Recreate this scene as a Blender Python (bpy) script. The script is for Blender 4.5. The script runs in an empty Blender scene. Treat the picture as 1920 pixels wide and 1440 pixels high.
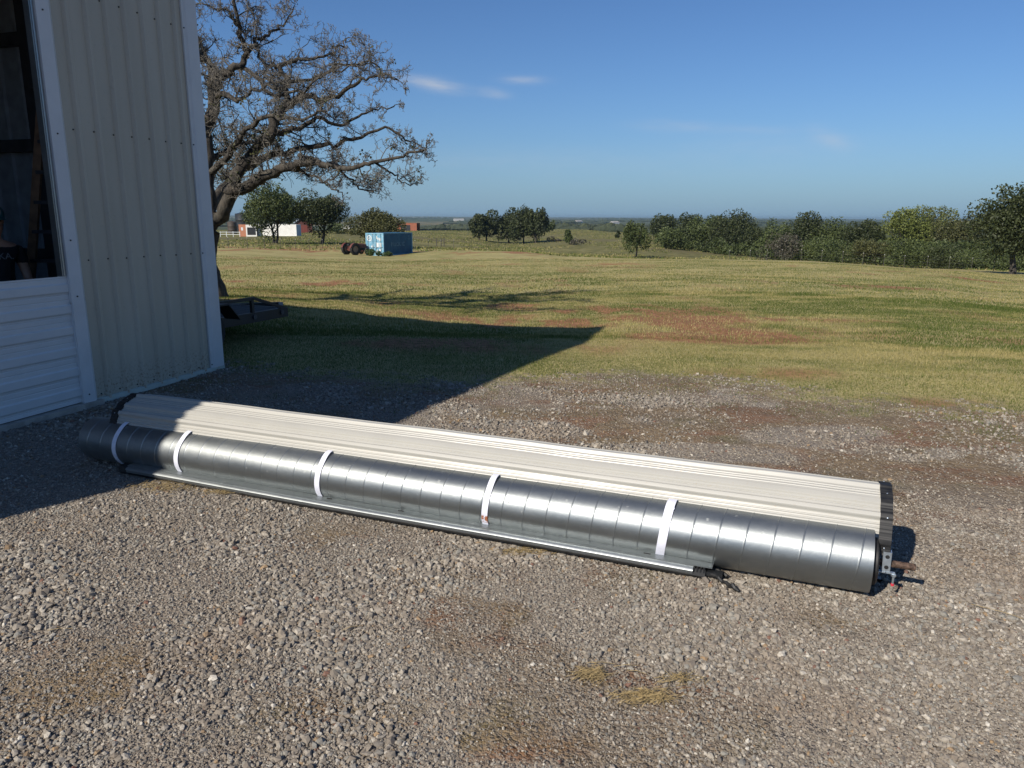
import bpy, math, random
import numpy as np
from mathutils import Vector, Matrix

# ------------------------------------------------------------------ camera
sc = bpy.context.scene
F_PX, HOR, CAM_H = 1400.0, 405.5, 1.75
pitch = math.atan((720 - HOR) / F_PX); roll = math.radians(0.34)
FW = Vector((0, math.cos(pitch), -math.sin(pitch)))
r0 = Vector((1, 0, 0)); u0 = r0.cross(FW)
RT = math.cos(roll) * r0 + math.sin(roll) * u0
UP = RT.cross(FW)
cd = bpy.data.cameras.new("camera"); cam = bpy.data.objects.new("camera", cd)
bpy.context.collection.objects.link(cam)
M = Matrix((RT, UP, -FW)).transposed().to_4x4(); M.translation = (0, 0, CAM_H)
cam.matrix_world = M
cd.sensor_width = 36; cd.lens = 36 * F_PX / 1920
cd.clip_start = 0.05; cd.clip_end = 40000
sc.camera = cam

# ------------------------------------------------------------------ light
SUN_AZ, SUN_EL = 41.0, 35.5          # shadows run towards azimuth 41 deg (from +Y to +X)
sz, se = math.radians(SUN_AZ), math.radians(SUN_EL)
LDIR = Vector((math.sin(sz) * math.cos(se), math.cos(sz) * math.cos(se), -math.sin(se)))
sl = bpy.data.lights.new("sun", 'SUN'); sl.energy = 4.1; sl.angle = math.radians(0.5); sl.color = (1.0, 0.92, 0.81)
so = bpy.data.objects.new("sun", sl); bpy.context.collection.objects.link(so)
so.rotation_mode = 'QUATERNION'; so.rotation_quaternion = LDIR.to_track_quat('-Z', 'Y')
w = bpy.data.worlds.new("World"); sc.world = w; w.use_nodes = True
nt = w.node_tree; nt.nodes.clear()
wo = nt.nodes.new('ShaderNodeOutputWorld'); bg = nt.nodes.new('ShaderNodeBackground')
sky = nt.nodes.new('ShaderNodeTexSky'); sky.sky_type = 'NISHITA'; sky.sun_disc = False
sky.sun_elevation = se; sky.sun_rotation = math.radians(SUN_AZ + 180)
sky.air_density = 1.0; sky.dust_density = 0.6; sky.ozone_density = 2.2; sky.altitude = 300
bg.inputs['Strength'].default_value = 0.062
# thin wisps of cloud, placed by direction in the sky
tc = nt.nodes.new('ShaderNodeTexCoord')
def wmath(op, a, b=None):
    n = nt.nodes.new('ShaderNodeMath'); n.operation = op
    for i, v in enumerate((a, b)):
        if v is None: continue
        if isinstance(v, (int, float)): n.inputs[i].default_value = v
        else: nt.links.new(v, n.inputs[i])
    return n.outputs[0]
sx = nt.nodes.new('ShaderNodeSeparateXYZ'); nt.links.new(tc.outputs['Generated'], sx.inputs[0])
AZ = wmath('ARCTAN2', sx.outputs[0], sx.outputs[1])
EL = wmath('ARCSINE', sx.outputs[2])
nz = nt.nodes.new('ShaderNodeTexNoise'); nz.inputs['Scale'].default_value = 9; nz.inputs['Detail'].default_value = 6
mp = nt.nodes.new('ShaderNodeMapping'); mp.inputs['Scale'].default_value = (1, 1, 4.5)
nt.links.new(tc.outputs['Generated'], mp.inputs[0]); nt.links.new(mp.outputs[0], nz.inputs['Vector'])
nf = nt.nodes.new('ShaderNodeTexNoise'); nf.inputs['Scale'].default_value = 30; nf.inputs['Detail'].default_value = 5
mp2 = nt.nodes.new('ShaderNodeMapping'); mp2.inputs['Scale'].default_value = (1, 1, 5)
nt.links.new(tc.outputs['Generated'], mp2.inputs[0]); nt.links.new(mp2.outputs[0], nf.inputs['Vector'])
def pixdir(x, y):
    v = FW * F_PX + RT * (x - 960) - UP * (y - 720); v.normalize(); return v
acc = None
for (px, py, wx, wy, tilt, amp) in [(806, 157, 52, 9, 0.12, .62), (982, 150, 36, 7, 0.02, .36), (925, 174, 26, 7, 0.1, .30), (1275, 237, 75, 9, .03, .20),
                              (1400, 244, 60, 7, .05, .10), (1558, 262, 34, 13, .28, .22), (1440, 275, 150, 22, 0, .08), (900, 298, 260, 14, 0, .06), (1230, 310, 400, 30, 0, .05)]:
    v = pixdir(px, py); az = math.atan2(v.x, v.y); el = math.asin(v.z)
    sxr = wx / F_PX; syr = wy / F_PX
    da = wmath('SUBTRACT', AZ, az); de = wmath('SUBTRACT', EL, el)
    de = wmath('ADD', de, wmath('MULTIPLY', da, tilt))
    de = wmath('ADD', de, wmath('MULTIPLY', wmath('SUBTRACT', nz.outputs[0], 0.5), syr * 2.0))
    q = wmath('ADD', wmath('POWER', wmath('ABSOLUTE', wmath('DIVIDE', da, sxr)), 2.2), wmath('POWER', wmath('ABSOLUTE', wmath('DIVIDE', de, syr)), 2.0))
    g = wmath('MULTIPLY', wmath('POWER', 2.718, wmath('MULTIPLY', q, -1.0)), amp)
    acc = g if acc is None else wmath('ADD', acc, g)
acc = wmath('MULTIPLY', acc, wmath('ADD', wmath('MULTIPLY', nf.outputs[0], 1.6), 0.0))
mx = nt.nodes.new('ShaderNodeMix'); mx.data_type = 'RGBA'
nt.links.new(acc, mx.inputs['Factor']); 
hs = nt.nodes.new('ShaderNodeHueSaturation'); hs.inputs['Saturation'].default_value = 1.0
tint = nt.nodes.new('ShaderNodeMix'); tint.data_type = 'RGBA'; tint.blend_type = 'MULTIPLY'; tint.inputs['Factor'].default_value = 1
nt.links.new(sky.outputs[0], tint.inputs['A']); tint.inputs['B'].default_value = (.56, .80, 1.12, 1)      # white balance of the sky
low = nt.nodes.new('ShaderNodeMix'); low.data_type = 'RGBA'
nt.links.new(wmath('MULTIPLY', wmath('POWER', 2.718, wmath('MULTIPLY', wmath('ABSOLUTE', EL), -15.0)), .8), low.inputs['Factor'])
nt.links.new(tint.outputs['Result'], low.inputs['A']); low.inputs['B'].default_value = (2.5, 4.1, 6.0, 1)   # pale band of air at the horizon
nt.links.new(low.outputs['Result'], hs.inputs['Color'])
nt.links.new(hs.outputs[0], mx.inputs['A']); mx.inputs['B'].default_value = (6.5, 6.8, 7.4, 1)
nt.links.new(mx.outputs['Result'], bg.inputs['Color']); nt.links.new(bg.outputs[0], wo.inputs[0])
sc.view_settings.view_transform = 'Standard'; sc.view_settings.look = 'None'
sc.view_settings.exposure = 0.48; sc.view_settings.gamma = 1.0

# ------------------------------------------------------------------ helpers
rng = np.random.default_rng(7)
COL = bpy.context.collection
def ray(x, y):
    v = FW * F_PX + RT * (x - 960) - UP * (y - 720)
    return np.array(v)
def atY(x, y, Y):
    v = ray(x, y); return np.array([0, 0, CAM_H]) + v * (Y / v[1])

class MB:
    """collects faces as numpy blocks; build() links ONE mesh object"""
    def __init__(s): s.V = []; s.F = []; s.n = 0; s.A = []
    def add(s, V, F, a=None):
        V = np.asarray(V, float).reshape(-1, 3)
        s.V.append(V); 
        for f in (F if isinstance(F, list) and len(F) and isinstance(F[0], np.ndarray) and F[0].ndim == 2 else [F]):
            if isinstance(f, np.ndarray): s.F.append(f + s.n)
            else: s.F += [np.array([q]) + s.n for q in f]
        s.n += len(V)
        s.A.append(np.full(len(V), 0.0) if a is None else np.broadcast_to(np.asarray(a, float), (len(V),)).copy())
        return s
    def box(s, x0, x1, y0, y1, z0, z1):
        V = [(x, y, z) for z in (z0, z1) for y in (y0, y1) for x in (x0, x1)]
        return s.add(V, np.array([(0, 2, 3, 1), (4, 5, 7, 6), (0, 1, 5, 4), (2, 6, 7, 3), (0, 4, 6, 2), (1, 3, 7, 5)]))
    def obox(s, c, ax, ay, az, hx, hy, hz):
        c, ax, ay, az = map(np.asarray, (c, ax, ay, az))
        V = [c + ax * i * hx + ay * j * hy + az * k * hz for k in (-1, 1) for j in (-1, 1) for i in (-1, 1)]
        return s.add(V, np.array([(0, 2, 3, 1), (4, 5, 7, 6), (0, 1, 5, 4), (2, 6, 7, 3), (0, 4, 6, 2), (1, 3, 7, 5)]))
    def bar(s, a, b, wd, ht=None):
        a = np.asarray(a, float); b = np.asarray(b, float); d = b - a; L = np.linalg.norm(d); d /= L
        up = np.array([0, 0, 1.]) if abs(d[2]) < .95 else np.array([0, 1., 0])
        x = np.cross(d, up); x /= np.linalg.norm(x); y = np.cross(x, d)
        return s.obox((a + b) / 2, x, d, y, wd / 2, L / 2, (ht or wd) / 2)
    def tube(s, pts, rad, k=6, a=0.0, cap=True):
        P = np.asarray(pts, float); n = len(P); R = np.broadcast_to(np.asarray(rad, float), (n,))
        T = np.gradient(P, axis=0); T /= np.linalg.norm(T, axis=1)[:, None] + 1e-9
        ref = np.array([.31, .2, .93]); ref2 = np.array([.9, .3, .1])
        X = np.cross(T, ref); bad = np.linalg.norm(X, axis=1) < .2; X[bad] = np.cross(T[bad], ref2)
        if bad.any() and not bad.all(): X = np.cross(T, np.array([.7, -.7, .1]))
        X /= np.linalg.norm(X, axis=1)[:, None] + 1e-9; Y = np.cross(T, X)
        t = np.arange(k) * 2 * np.pi / k
        V = P[:, None] + R[:, None, None] * (np.cos(t)[None, :, None] * X[:, None] + np.sin(t)[None, :, None] * Y[:, None])
        i = np.arange(n - 1)[:, None] * k; j = np.arange(k)[None]; j2 = (j + 1) % k
        F = np.stack([i + j, i + j2, i + k + j2, i + k + j], -1).reshape(-1, 4)
        fl = [F]
        s.add(V.reshape(-1, 3), fl, a)
        if cap and k > 2:
            s.F.append(np.array([list(range(k))[::-1]]) + s.n - n * k); s.F.append(np.array([list(range(k))]) + s.n - k)
        return s
    def lathe(s, prof, k=24, axis=2, o=(0, 0, 0)):
        """prof: list of (r, h) along axis"""
        t = np.arange(k) * 2 * np.pi / k; V = []
        for r, h in prof:
            c = [r * np.cos(t), r * np.sin(t), np.full(k, h)]
            if axis == 0: c = [c[2], c[0], c[1]]
            if axis == 1: c = [c[1], c[2], c[0]]
            V.append(np.stack(c, -1) + np.asarray(o))
        n = len(prof); i = np.arange(n - 1)[:, None] * k; j = np.arange(k)[None]; j2 = (j + 1) % k
        return s.add(np.concatenate(V), np.stack([i + j, i + j2, i + k + j2, i + k + j], -1).reshape(-1, 4))
    def build(s, name, mat, parent=None, smooth=False, attr=None, loc=None):
        V = np.concatenate(s.V); me = bpy.data.meshes.new(name)
        me.vertices.add(len(V)); me.vertices.foreach_set('co', V.ravel())
        cnt = np.concatenate([np.full(len(f), f.shape[1]) for f in s.F]); idx = np.concatenate([f.ravel() for f in s.F])
        me.loops.add(len(idx)); me.loops.foreach_set('vertex_index', idx.astype(np.int32))
        me.polygons.add(len(cnt)); me.polygons.foreach_set('loop_start', (np.cumsum(cnt) - cnt).astype(np.int32))
        me.update(calc_edges=True)
        me.polygons.foreach_set('use_smooth', np.full(len(cnt), smooth is not False))
        if attr:
            at = me.attributes.new(attr, 'FLOAT', 'POINT'); at.data.foreach_set('value', np.concatenate(s.A).astype(np.float32))
        me.materials.append(mat)
        if isinstance(smooth, (int, float)) and smooth is not True and smooth is not False:
            me.set_sharp_from_angle(angle=math.radians(smooth))
        ob = bpy.data.objects.new(name, me); COL.objects.link(ob)
        if parent: ob.parent = parent
        if loc is not None: ob.location = loc
        return ob
def tag(o, label=None, cat=None, group=None, kind=None):
    if label: o['label'] = label
    if cat: o['category'] = cat
    if group: o['group'] = group
    if kind: o['kind'] = kind
    return o
def empty(name, loc, rz=0, **k):
    o = bpy.data.objects.new(name, None); COL.objects.link(o); o.location = Vector(tuple(float(q) for q in loc)); o.rotation_euler = (0, 0, rz)
    o.empty_display_size = .2
    return tag(o, **k)
def copy_tree(o, parent=None):
    c = o.copy(); COL.objects.link(c)
    if parent: c.parent = parent
    for ch in list(o.children): copy_tree(ch, c)
    return c

# ---- numpy value noise
_tab = rng.random((256, 256))
def vnoise(x, y):
    xi = np.floor(x).astype(int); yi = np.floor(y).astype(int); fx = x - xi; fy = y - yi
    fx = fx * fx * (3 - 2 * fx); fy = fy * fy * (3 - 2 * fy)
    a = _tab[xi & 255, yi & 255]; b = _tab[(xi + 1) & 255, yi & 255]; c = _tab[xi & 255, (yi + 1) & 255]; d = _tab[(xi + 1) & 255, (yi + 1) & 255]
    return a + (b - a) * fx + (c - a) * fy + (a - b - c + d) * fx * fy
def fbm(x, y, o=4):
    s = 0; a = .5; t = 0
    for k in range(o):
        s = s + a * vnoise(x + 17.3 * k, y + 9.1 * k); t += a; a *= .5; x = x * 2.03; y = y * 2.03
    return s / t
def sst(a, b, x):
    t = np.clip((x - a) / (b - a), 0, 1); return t * t * (3 - 2 * t)

# ------------------------------------------------------------------ materials
class NT:
    def __init__(s, name):
        s.m = bpy.data.materials.new(name); s.m.use_nodes = True; s.t = s.m.node_tree; s.t.nodes.clear()
        s.out = s.t.nodes.new('ShaderNodeOutputMaterial'); s.b = s.t.nodes.new('ShaderNodeBsdfPrincipled')
        s.t.links.new(s.b.outputs[0], s.out.inputs[0])
    def n(s, typ, **k):
        n = s.t.nodes.new('ShaderNode' + typ)
        for a, v in k.items():
            if a.startswith('_'): setattr(n, a[1:], v)
            else: s.put(n.inputs[a.replace('__', ' ')], v)
        return n
    def put(s, sock, v):
        if hasattr(v, 'is_linked') or hasattr(v, 'links'): s.t.links.new(v, sock)
        else:
            if isinstance(v, tuple) and len(v) == 3 and sock.type == 'RGBA': v = (*v, 1)
            sock.default_value = v
    def math(s, op, a, b=0.0, c=None, clamp=False):
        n = s.t.nodes.new('ShaderNodeMath'); n.operation = op; n.use_clamp = clamp; s.put(n.inputs[0], a); s.put(n.inputs[1], b)
        if c is not None: s.put(n.inputs[2], c)
        return n.outputs[0]
    def mix(s, f, a, b, mode='MIX'):
        n = s.t.nodes.new('ShaderNodeMix'); n.data_type = 'RGBA'; n.blend_type = mode
        s.put(n.inputs['Factor'], f); s.put(n.inputs['A'], a); s.put(n.inputs['B'], b); return n.outputs['Result']
    def ramp(s, f, lo, hi, a=0.0, b=1.0):
        n = s.t.nodes.new('ShaderNodeMapRange'); n.interpolation_type = 'SMOOTHSTEP'
        for i, v in enumerate((f, lo, hi, a, b)): s.put(n.inputs[i], v)
        return n.outputs[0]
    def coords(s, kind='Object', scale=(1, 1, 1), rot=(0, 0, 0)):
        t = s.n('TexCoord').outputs[kind] if kind != 'Pos' else s.n('NewGeometry').outputs['Position']
        m = s.n('Mapping'); s.t.links.new(t, m.inputs[0]); m.inputs['Scale'].default_value = scale; m.inputs['Rotation'].default_value = rot
        return m.outputs[0]
    def noise(s, scale, detail=4, vec=None, rough=.55, dist=0.0):
        n = s.n('TexNoise', Scale=scale, Detail=detail, Roughness=rough, Distortion=dist)
        if vec is not None: s.t.links.new(vec, n.inputs['Vector'])
        return n.outputs[0]
    def attr(s, name, out='Fac'):
        n = s.n('Attribute'); n.attribute_name = name; return n.outputs[out]
    def bump(s, h, strength=.5, dist=.01, normal=None):
        n = s.n('Bump', Strength=strength, Distance=dist, Height=h)
        if normal is not None: s.t.links.new(normal, n.inputs['Normal'])
        s.t.links.new(n.outputs[0], s.b.inputs['Normal']); return n.outputs[0]
    def set(s, **k):
        for a, v in k.items(): s.put(s.b.inputs[a.replace('__', ' ')], v)
        return s
def simple(name, col, rough=.6, metal=0.0, var=.12, scale=6.0, bump=0.0, bscale=40, spec=.5, kind='Object'):
    """a plain coat with mottled tone and roughness"""
    s = NT(name); v = s.coords(kind); n1 = s.noise(scale, 5, v)
    c = s.mix(s.ramp(n1, .25, .75), tuple(x * (1 - var) for x in col), tuple(min(1, x * (1 + var)) for x in col))
    s.set(Base__Color=c, Roughness=s.ramp(n1, .2, .8, max(0, rough - .08), min(1, rough + .08)), Metallic=metal)
    s.b.inputs['Specular IOR Level'].default_value = spec
    if bump: s.bump(s.noise(bscale, 4, v), bump, .005)
    return s.m

# painted wall sheet, warm light grey
s = NT('wall sheet'); v = s.coords('Object'); v2 = s.coords('Object', (1, 1, .15))
st = s.noise(3.0, 5, v2); fn = s.noise(24, 4, v)
c = s.mix(s.ramp(st, .3, .8), (.44, .40, .315), (.50, .46, .37))
c = s.mix(s.math('MULTIPLY', s.ramp(fn, .55, .8), .25), c, (.26, .23, .18))
zz = s.n('SeparateXYZ'); s.t.links.new(v, zz.inputs[0])
mud = s.math('MULTIPLY', s.ramp(zz.outputs[2], .42, .05), s.ramp(s.noise(38, 5, v, .7), .50, .62))
c = s.mix(s.math('MULTIPLY', mud, .8), c, (.20, .12, .075))
s.set(Base__Color=c, Roughness=.42); s.bump(s.noise(2.2, 3, v2), .25, .01); WALL = s.m
TRIM = simple('trim sheet', (.60, .61, .61), .38, var=.06, scale=3)
BASETRIM = simple('base trim', (.42, .47, .42), .4, var=.08)
ROOF = simple('roof sheet', (.45, .45, .43), .4)
INSIDE = simple('inside sheet', (.24, .28, .32), .55, var=.2)
STEEL = simple('dark steel', (.06, .065, .075), .5, .3, var=.3)
CONC = simple('concrete', (.34, .31, .27), .85, var=.25, scale=9, bump=.4)
BLACK = simple('black rubber', (.014, .014, .014), .55, var=.3, scale=20)
DARK = simple('dark paint', (.013, .014, .016), .5, var=.4)
SCREW = simple('screw', (.035, .04, .04), .5, .6)
# curtain, off white painted steel
def curtain_mat(name, col, dirt):
    s = NT(name); v = s.coords('Object', (.35, 1, 1)); v2 = s.coords('Object')
    a = s.noise(14, 5, v); b = s.noise(50, 3, v2)
    c = s.mix(s.ramp(a, .3, .75), col, tuple(x * .93 for x in col))
    c = s.mix(s.math('MULTIPLY', s.ramp(b, .6, .78), dirt), c, (.36, .28, .19))
    s.set(Base__Color=c, Roughness=s.ramp(a, .2, .8, .30, .44)); s.bump(s.noise(5, 3, v), .15, .01); return s.m
CURTAIN = curtain_mat('curtain sheet', (.42, .41, .37), .3)
DOORC = curtain_mat('door sheet', (.62, .63, .63), .06)
# galvanised sheet
def galv(name, base=.5, rough=.33, spangle=38):
    s = NT(name); v = s.coords('Object'); v2 = s.coords('Object', (.3, 1, 1))
    vo = s.n('TexVoronoi', Scale=float(spangle)); s.t.links.new(v, vo.inputs['Vector'])
    hsn = s.n('SeparateColor'); s.t.links.new(vo.outputs['Color'], hsn.inputs[0])
    a = s.noise(7, 6, v2, .65); b = s.noise(26, 5, v)
    t = s.math('ADD', s.math('MULTIPLY', hsn.outputs[0], .10), s.math('MULTIPLY', a, .30))
    c = s.mix(t, (base * .62, base * .68, base * .70), (base * 1.2, base * 1.22, base * 1.2))
    sp = s.ramp(b, .66, .72)
    c = s.mix(s.math('MULTIPLY', sp, .3), c, (.62, .64, .62))
    r = s.math('ADD', s.math('MULTIPLY', a, .24), rough - .05)
    r = s.math('ADD', r, s.math('MULTIPLY', sp, .25))
    s.set(Base__Color=c, Metallic=.93, Roughness=r, Anisotropic=.3)
    s.bump(s.math('ADD', s.noise(9, 3, v), s.math('MULTIPLY', s.noise(90, 3, v), .12)), .12, .01); return s.m
GALV = galv('galvanised sheet', .40, .38); GALV2 = galv('galvanised track', .48, .36, 60)
WEB = simple('white strap', (.70, .71, .80), .6, var=.08, scale=30, bump=.3, bscale=200)
s = NT('stained strap'); v = s.coords('Object'); nn = s.noise(46, 4, v)
sp = s.n('SeparateXYZ'); s.t.links.new(v, sp.inputs[0])
band = s.math('MULTIPLY', s.ramp(sp.outputs[2], -.085, -.07), s.ramp(sp.outputs[2], -.025, -.04))
fr = s.ramp(sp.outputs[1], 0, -.02)
c = s.mix(s.math('MULTIPLY', s.math('MULTIPLY', band, fr), s.ramp(nn, .42, .52)), (.70, .71, .80), (.33, .11, .04))
s.set(Base__Color=c, Roughness=.6); WEB2 = s.m
s = NT('rusty pipe'); v = s.coords('Object'); nn = s.noise(60, 6, v)
c = s.mix(s.ramp(nn, .4, .62), (.045, .027, .018), (.13, .082, .058)); s.set(Base__Color=c, Roughness=.75, Metallic=.3); s.bump(nn, .5, .003); RUST = s.m
ZINC = simple('zinc plate', (.55, .62, .68), .35, .8, scale=30)
RED = simple('red tag', (.5, .03, .05), .5)

# ------------------------------------------------------------------ terrain height
def az_of(x):
    v = ray(x, 405.0); return math.atan2(v[0], v[1])
def zp(D, y, x=960):
    hy = 405.5 + (x - 960) * .0059
    return CAM_H - (y - hy) / F_PX * D * 1.0
PROF = {
 -400: [(9, 0), (16.75, -.09), (18.3, -.20), (30, -.85), (60, -1.6), (91, -2.2), (115, -2.4), (182, -3.4), (240, -3.3), (330, -5), (500, -8), (1000, -15)],
 400: [(9, 0), (16.75, -.09), (18.3, -.20), (30, -.85), (60, -1.6), (91, -2.25), (115, -2.2), (150, -2.9), (182, -3.4), (240, -3.3), (330, -5), (500, -8), (1000, -15)],
 620: [(8, -.02), (11, -.09), (17, -.26), (30, -.95), (60, -1.85), (91, -2.7), (115, -2.5), (150, -3.0), (200, -3.1), (250, -3.3), (330, -5), (500, -9), (1000, -15)],
 720: [(8, -.02), (11, -.09), (16, -.37), (30, -.95), (60, -1.9), (86, -2.8), (110, -3.1), (150, -3.4), (240, -3.4), (330, -5.0), (500, -9), (1000, -15)],
 850: [(8, -.02), (11, -.09), (15.3, -.43), (30, -1.0), (60, -1.9), (90, -2.5), (105, -2.9), (131, -3.6), (180, -4.3), (240, -4.2), (300, -4.0), (400, -6), (600, -10), (1000, -15)],
 960: [(8, -.02), (11, -.09), (15, -.44), (30, -1.0), (60, -1.9), (85, -2.3), (100, -2.9), (140, -4.6), (200, -5.7), (230, -6.0), (300, -5.3), (400, -4.6), (520, -8), (1000, -15)],
 1080: [(8, -.02), (11, -.09), (14.7, -.41), (30, -.9), (60, -1.8), (75, -2.2), (95, -3.3), (140, -4.8), (200, -5.0), (300, -4.2), (380, -4.2), (500, -8), (1000, -15)],
 1200: [(8, -.02), (11, -.09), (15, -.3), (30, -.85), (60, -1.7), (72, -2.2), (85, -3.0), (113, -4.2), (160, -4.6), (230, -4.6), (300, -4.3), (420, -8), (1000, -15)],
 1350: [(9, 0), (15, -.3), (30, -.8), (60, -1.7), (74, -2.3), (90, -3.4), (120, -4.7), (160, -5.6), (230, -6.5), (420, -9), (1000, -14)],
 1500: [(9, 0), (15, -.3), (30, -.8), (55, -1.5), (75, -2.4), (95, -3.7), (130, -5.4), (200, -7), (420, -10), (1000, -14)],
 1750: [(9, 0), (15, -.3), (30, -.9), (50, -1.6), (70, -2.8), (90, -4.0), (130, -6), (200, -8), (420, -10), (1000, -14)],
 1920: [(9, 0), (15, -.35), (30, -1.1), (50, -2.1), (65, -2.8), (85, -4.0), (130, -6), (200, -8), (420, -10), (1000, -14)],
 2600: [(9, 0), (15, -.35), (30, -1.1), (50, -2.1), (65, -2.8), (85, -4.0), (130, -6), (200, -8), (420, -10), (1000, -14)],
}
_ks = sorted(PROF); _az = np.array([az_of(k) for k in _ks])
_LD = np.linspace(math.log(1.0), math.log(16000), 700)
_tabH = []
for k in _ks:
    ca_ = math.cos(az_of(k)) if k > 0 else math.cos(az_of(0))
    p = [(0.5, 0)] + [(a / ca_, b) for a, b in PROF[k]] + [(1600, -15), (3000, -14), (6000, -13), (16000, -11)]
    z = np.interp(_LD, np.log([q[0] for q in p]), [q[1] for q in p])
    ker = np.hanning(13); ker /= ker.sum(); z = np.convolve(np.pad(z, 6, 'edge'), ker, 'valid'); _tabH.append(z)
_tabH = np.array(_tabH)
def H(X, Y):
    X = np.asarray(X, float); Y = np.asarray(Y, float)
    D = np.clip(np.hypot(X, Y), 1.0, 15990); a = np.arctan2(X, Y)
    a = np.clip(a, _az[0], _az[-1])
    ia = np.clip(np.searchsorted(_az, a) - 1, 0, len(_az) - 2); fa = (a - _az[ia]) / (_az[ia + 1] - _az[ia]); fa = fa * fa * (3 - 2 * fa)
    t = (np.log(D) - _LD[0]) / (_LD[1] - _LD[0]); it = np.clip(t.astype(int), 0, len(_LD) - 2); ft = t - it
    g = lambda i, j: _tabH[i, j]
    z = (g(ia, it) * (1 - ft) + g(ia, it + 1) * ft) * (1 - fa) + (g(ia + 1, it) * (1 - ft) + g(ia + 1, it + 1) * ft) * fa
    z = z + (fbm(X / 9 + 40, Y / 9 + 3, 3) - .5) * .25 * sst(17, 35, D)
    z = z + (fbm(X / 60, Y / 60, 3) - .5) * .5 * sst(40, 120, D)
    z = z + (fbm(X / 500 + 3, Y / 700 + 8, 4) - .5) * 16 * sst(600, 1800, D)
    z = z + (fbm(X / 1.3, Y / 1.3, 3) - .5) * .035 * (1 - sst(9, 14, D))
    return z
def Hs(x, y): return float(H(np.array([x]), np.array([y]))[0])
def base_at(px, D):
    """ground point below image column px at distance D"""
    a = az_of(px); X = D * math.tan(a); Y = D; return np.array([X, Y, Hs(X, Y)])

# ---- ground cover masks (world metres)
def edgeY(X):      # where the gravel ends and the lawn begins
    return np.interp(X, [-9, -4.2, -2.6, -.6, .3, 1.5, 2.6, 3.7, 4.7, 6.5, 9], [9.4, 9.2, 8.3, 8.1, 8.35, 8.3, 7.75, 7.0, 6.55, 5.8, 5])
def masks(X, Y):
    nb = fbm(X * .9 + 5, Y * .9, 4); nb2 = fbm(X * 3.1, Y * 3.1 + 7, 4)
    e = Y - edgeY(X) + (nb - .5) * 1.5 + (nb2 - .5) * .5
    nb3 = fbm(X * 9 + 2, Y * 9 + 7, 3)
    grass = sst(-.55, .55, e + (nb3 - .5) * 1.1)
    trans = np.exp(-((e + .35) / .75) ** 2)                     # brown belt at the edge
    # bare soil inside the gravel
    def blob(cx, cy, rx, ry, p=1.6): return np.exp(-(((X - cx) / rx) ** 2 + ((Y - cy) / ry) ** 2) ** (p / 2))
    n3 = fbm(X * 1.7 + 31, Y * 1.7 + 2, 4)
    soil = sst(.60, .68, n3) * .55 * (Y < 5)
    for b in [(-.35, 3.35, .28, .2), (-1.5, 2.55, .4, .2), (.05, 3.1, .3, .2), (-.72, 2.4, .25, .14), (-1.0, 3.9, .3, .2), (-.1, 2.25, .35, .15), (1.45, 3.05, .2, .12), (.55, 2.6, .25, .12)]:
        soil = soil + blob(*b) * sst(.46, .56, fbm(X * 4.5 + 1, Y * 4.5 + 3, 4)) * .95
    back = sst(4.6, 5.8, Y + X * .22)                          # behind the roll the gravel thins out
    soil = soil + back * sst(.47, .60, fbm(X * 1.1 + 3, Y * 2.0 + 11, 5) + .10 * sst(.5, 3.2, X)) * 1.0 + trans * 1.3 * sst(.3, .5, n3)
    soil = np.clip(soil, 0, 1) * (1 - grass)
    # red earth in the lawn
    red = np.zeros_like(X); n4 = fbm(X * .55 + 9, Y * .28 + 4, 5); n5 = fbm(X * 2.2, Y * .9 + 1, 4)
    for (px, py, rx, ry, am) in REDS:
        g = atZ(px, py); red = red + am * blob(g[0], g[1], rx, ry, 2) * sst(.28, .62, .5 * n4 + .5 * n5)
    red = 1.0 * red + .55 * sst(.56, .74, n4) * sst(9, 12, Y)
    red = np.clip(red, 0, 1)
    return grass, soil, red
def atZ(px, py):
    """terrain point seen at a pixel (march along the ray)"""
    v = ray(px, py); v = v / np.linalg.norm(v); D = np.geomspace(1.5, 900, 3000); P = np.array([0, 0, CAM_H]) + D[:, None] * v
    b = P[:, 2] < H(P[:, 0], P[:, 1]); i = np.argmax(b) if b.any() else -1; return P[i]
REDS = [(700, 533, 3.2, 1.6, 1.0), (900, 600, 1.6, 1.2, 1.0), (1000, 610, 1.4, 1.2, .9), (960, 575, 2.0, 1.6, .7), (1200, 580, 3.0, 1.5, .8), (1150, 575, 1.5, .9, .5), (1360, 636, 1.3, .5, 1.2), (1500, 632, 2.0, .6, .6),
        (480, 545, 3, 1.5, .9), (520, 530, 3.5, 1.3, .8), (600, 560, 2.5, 1.2, .9), (450, 560, 2.5, 1.3, .8), (520, 467, 14, 5.0, 1.1), (620, 465, 8, 4.5, 1.1), (440, 470, 8, 4, .7), (640, 640, 1.7, .8, .6), (820, 640, 2.0, .8, .8), (960, 655, 1.8, .8, .7),
        (1820, 524, 5, 1.6, .9), (1500, 622, 3, .8, .4), (1290, 592, 3, 1.1, .6), (1250, 605, 4, 1.7, .55), (1080, 590, 3, 1.6, .5), (1420, 640, 3, 1.0, .4), (850, 700, 1.5, .6, .6), (1450, 700, 1.2, .5, .8), (1700, 755, .9, .4, .9), (1430, 600, 3, .7, .5), (1050, 495, 6, 1.5, .5), (1800, 545, 5, 1.2, .5), (980, 474, 6, 3, .8)]

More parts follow.
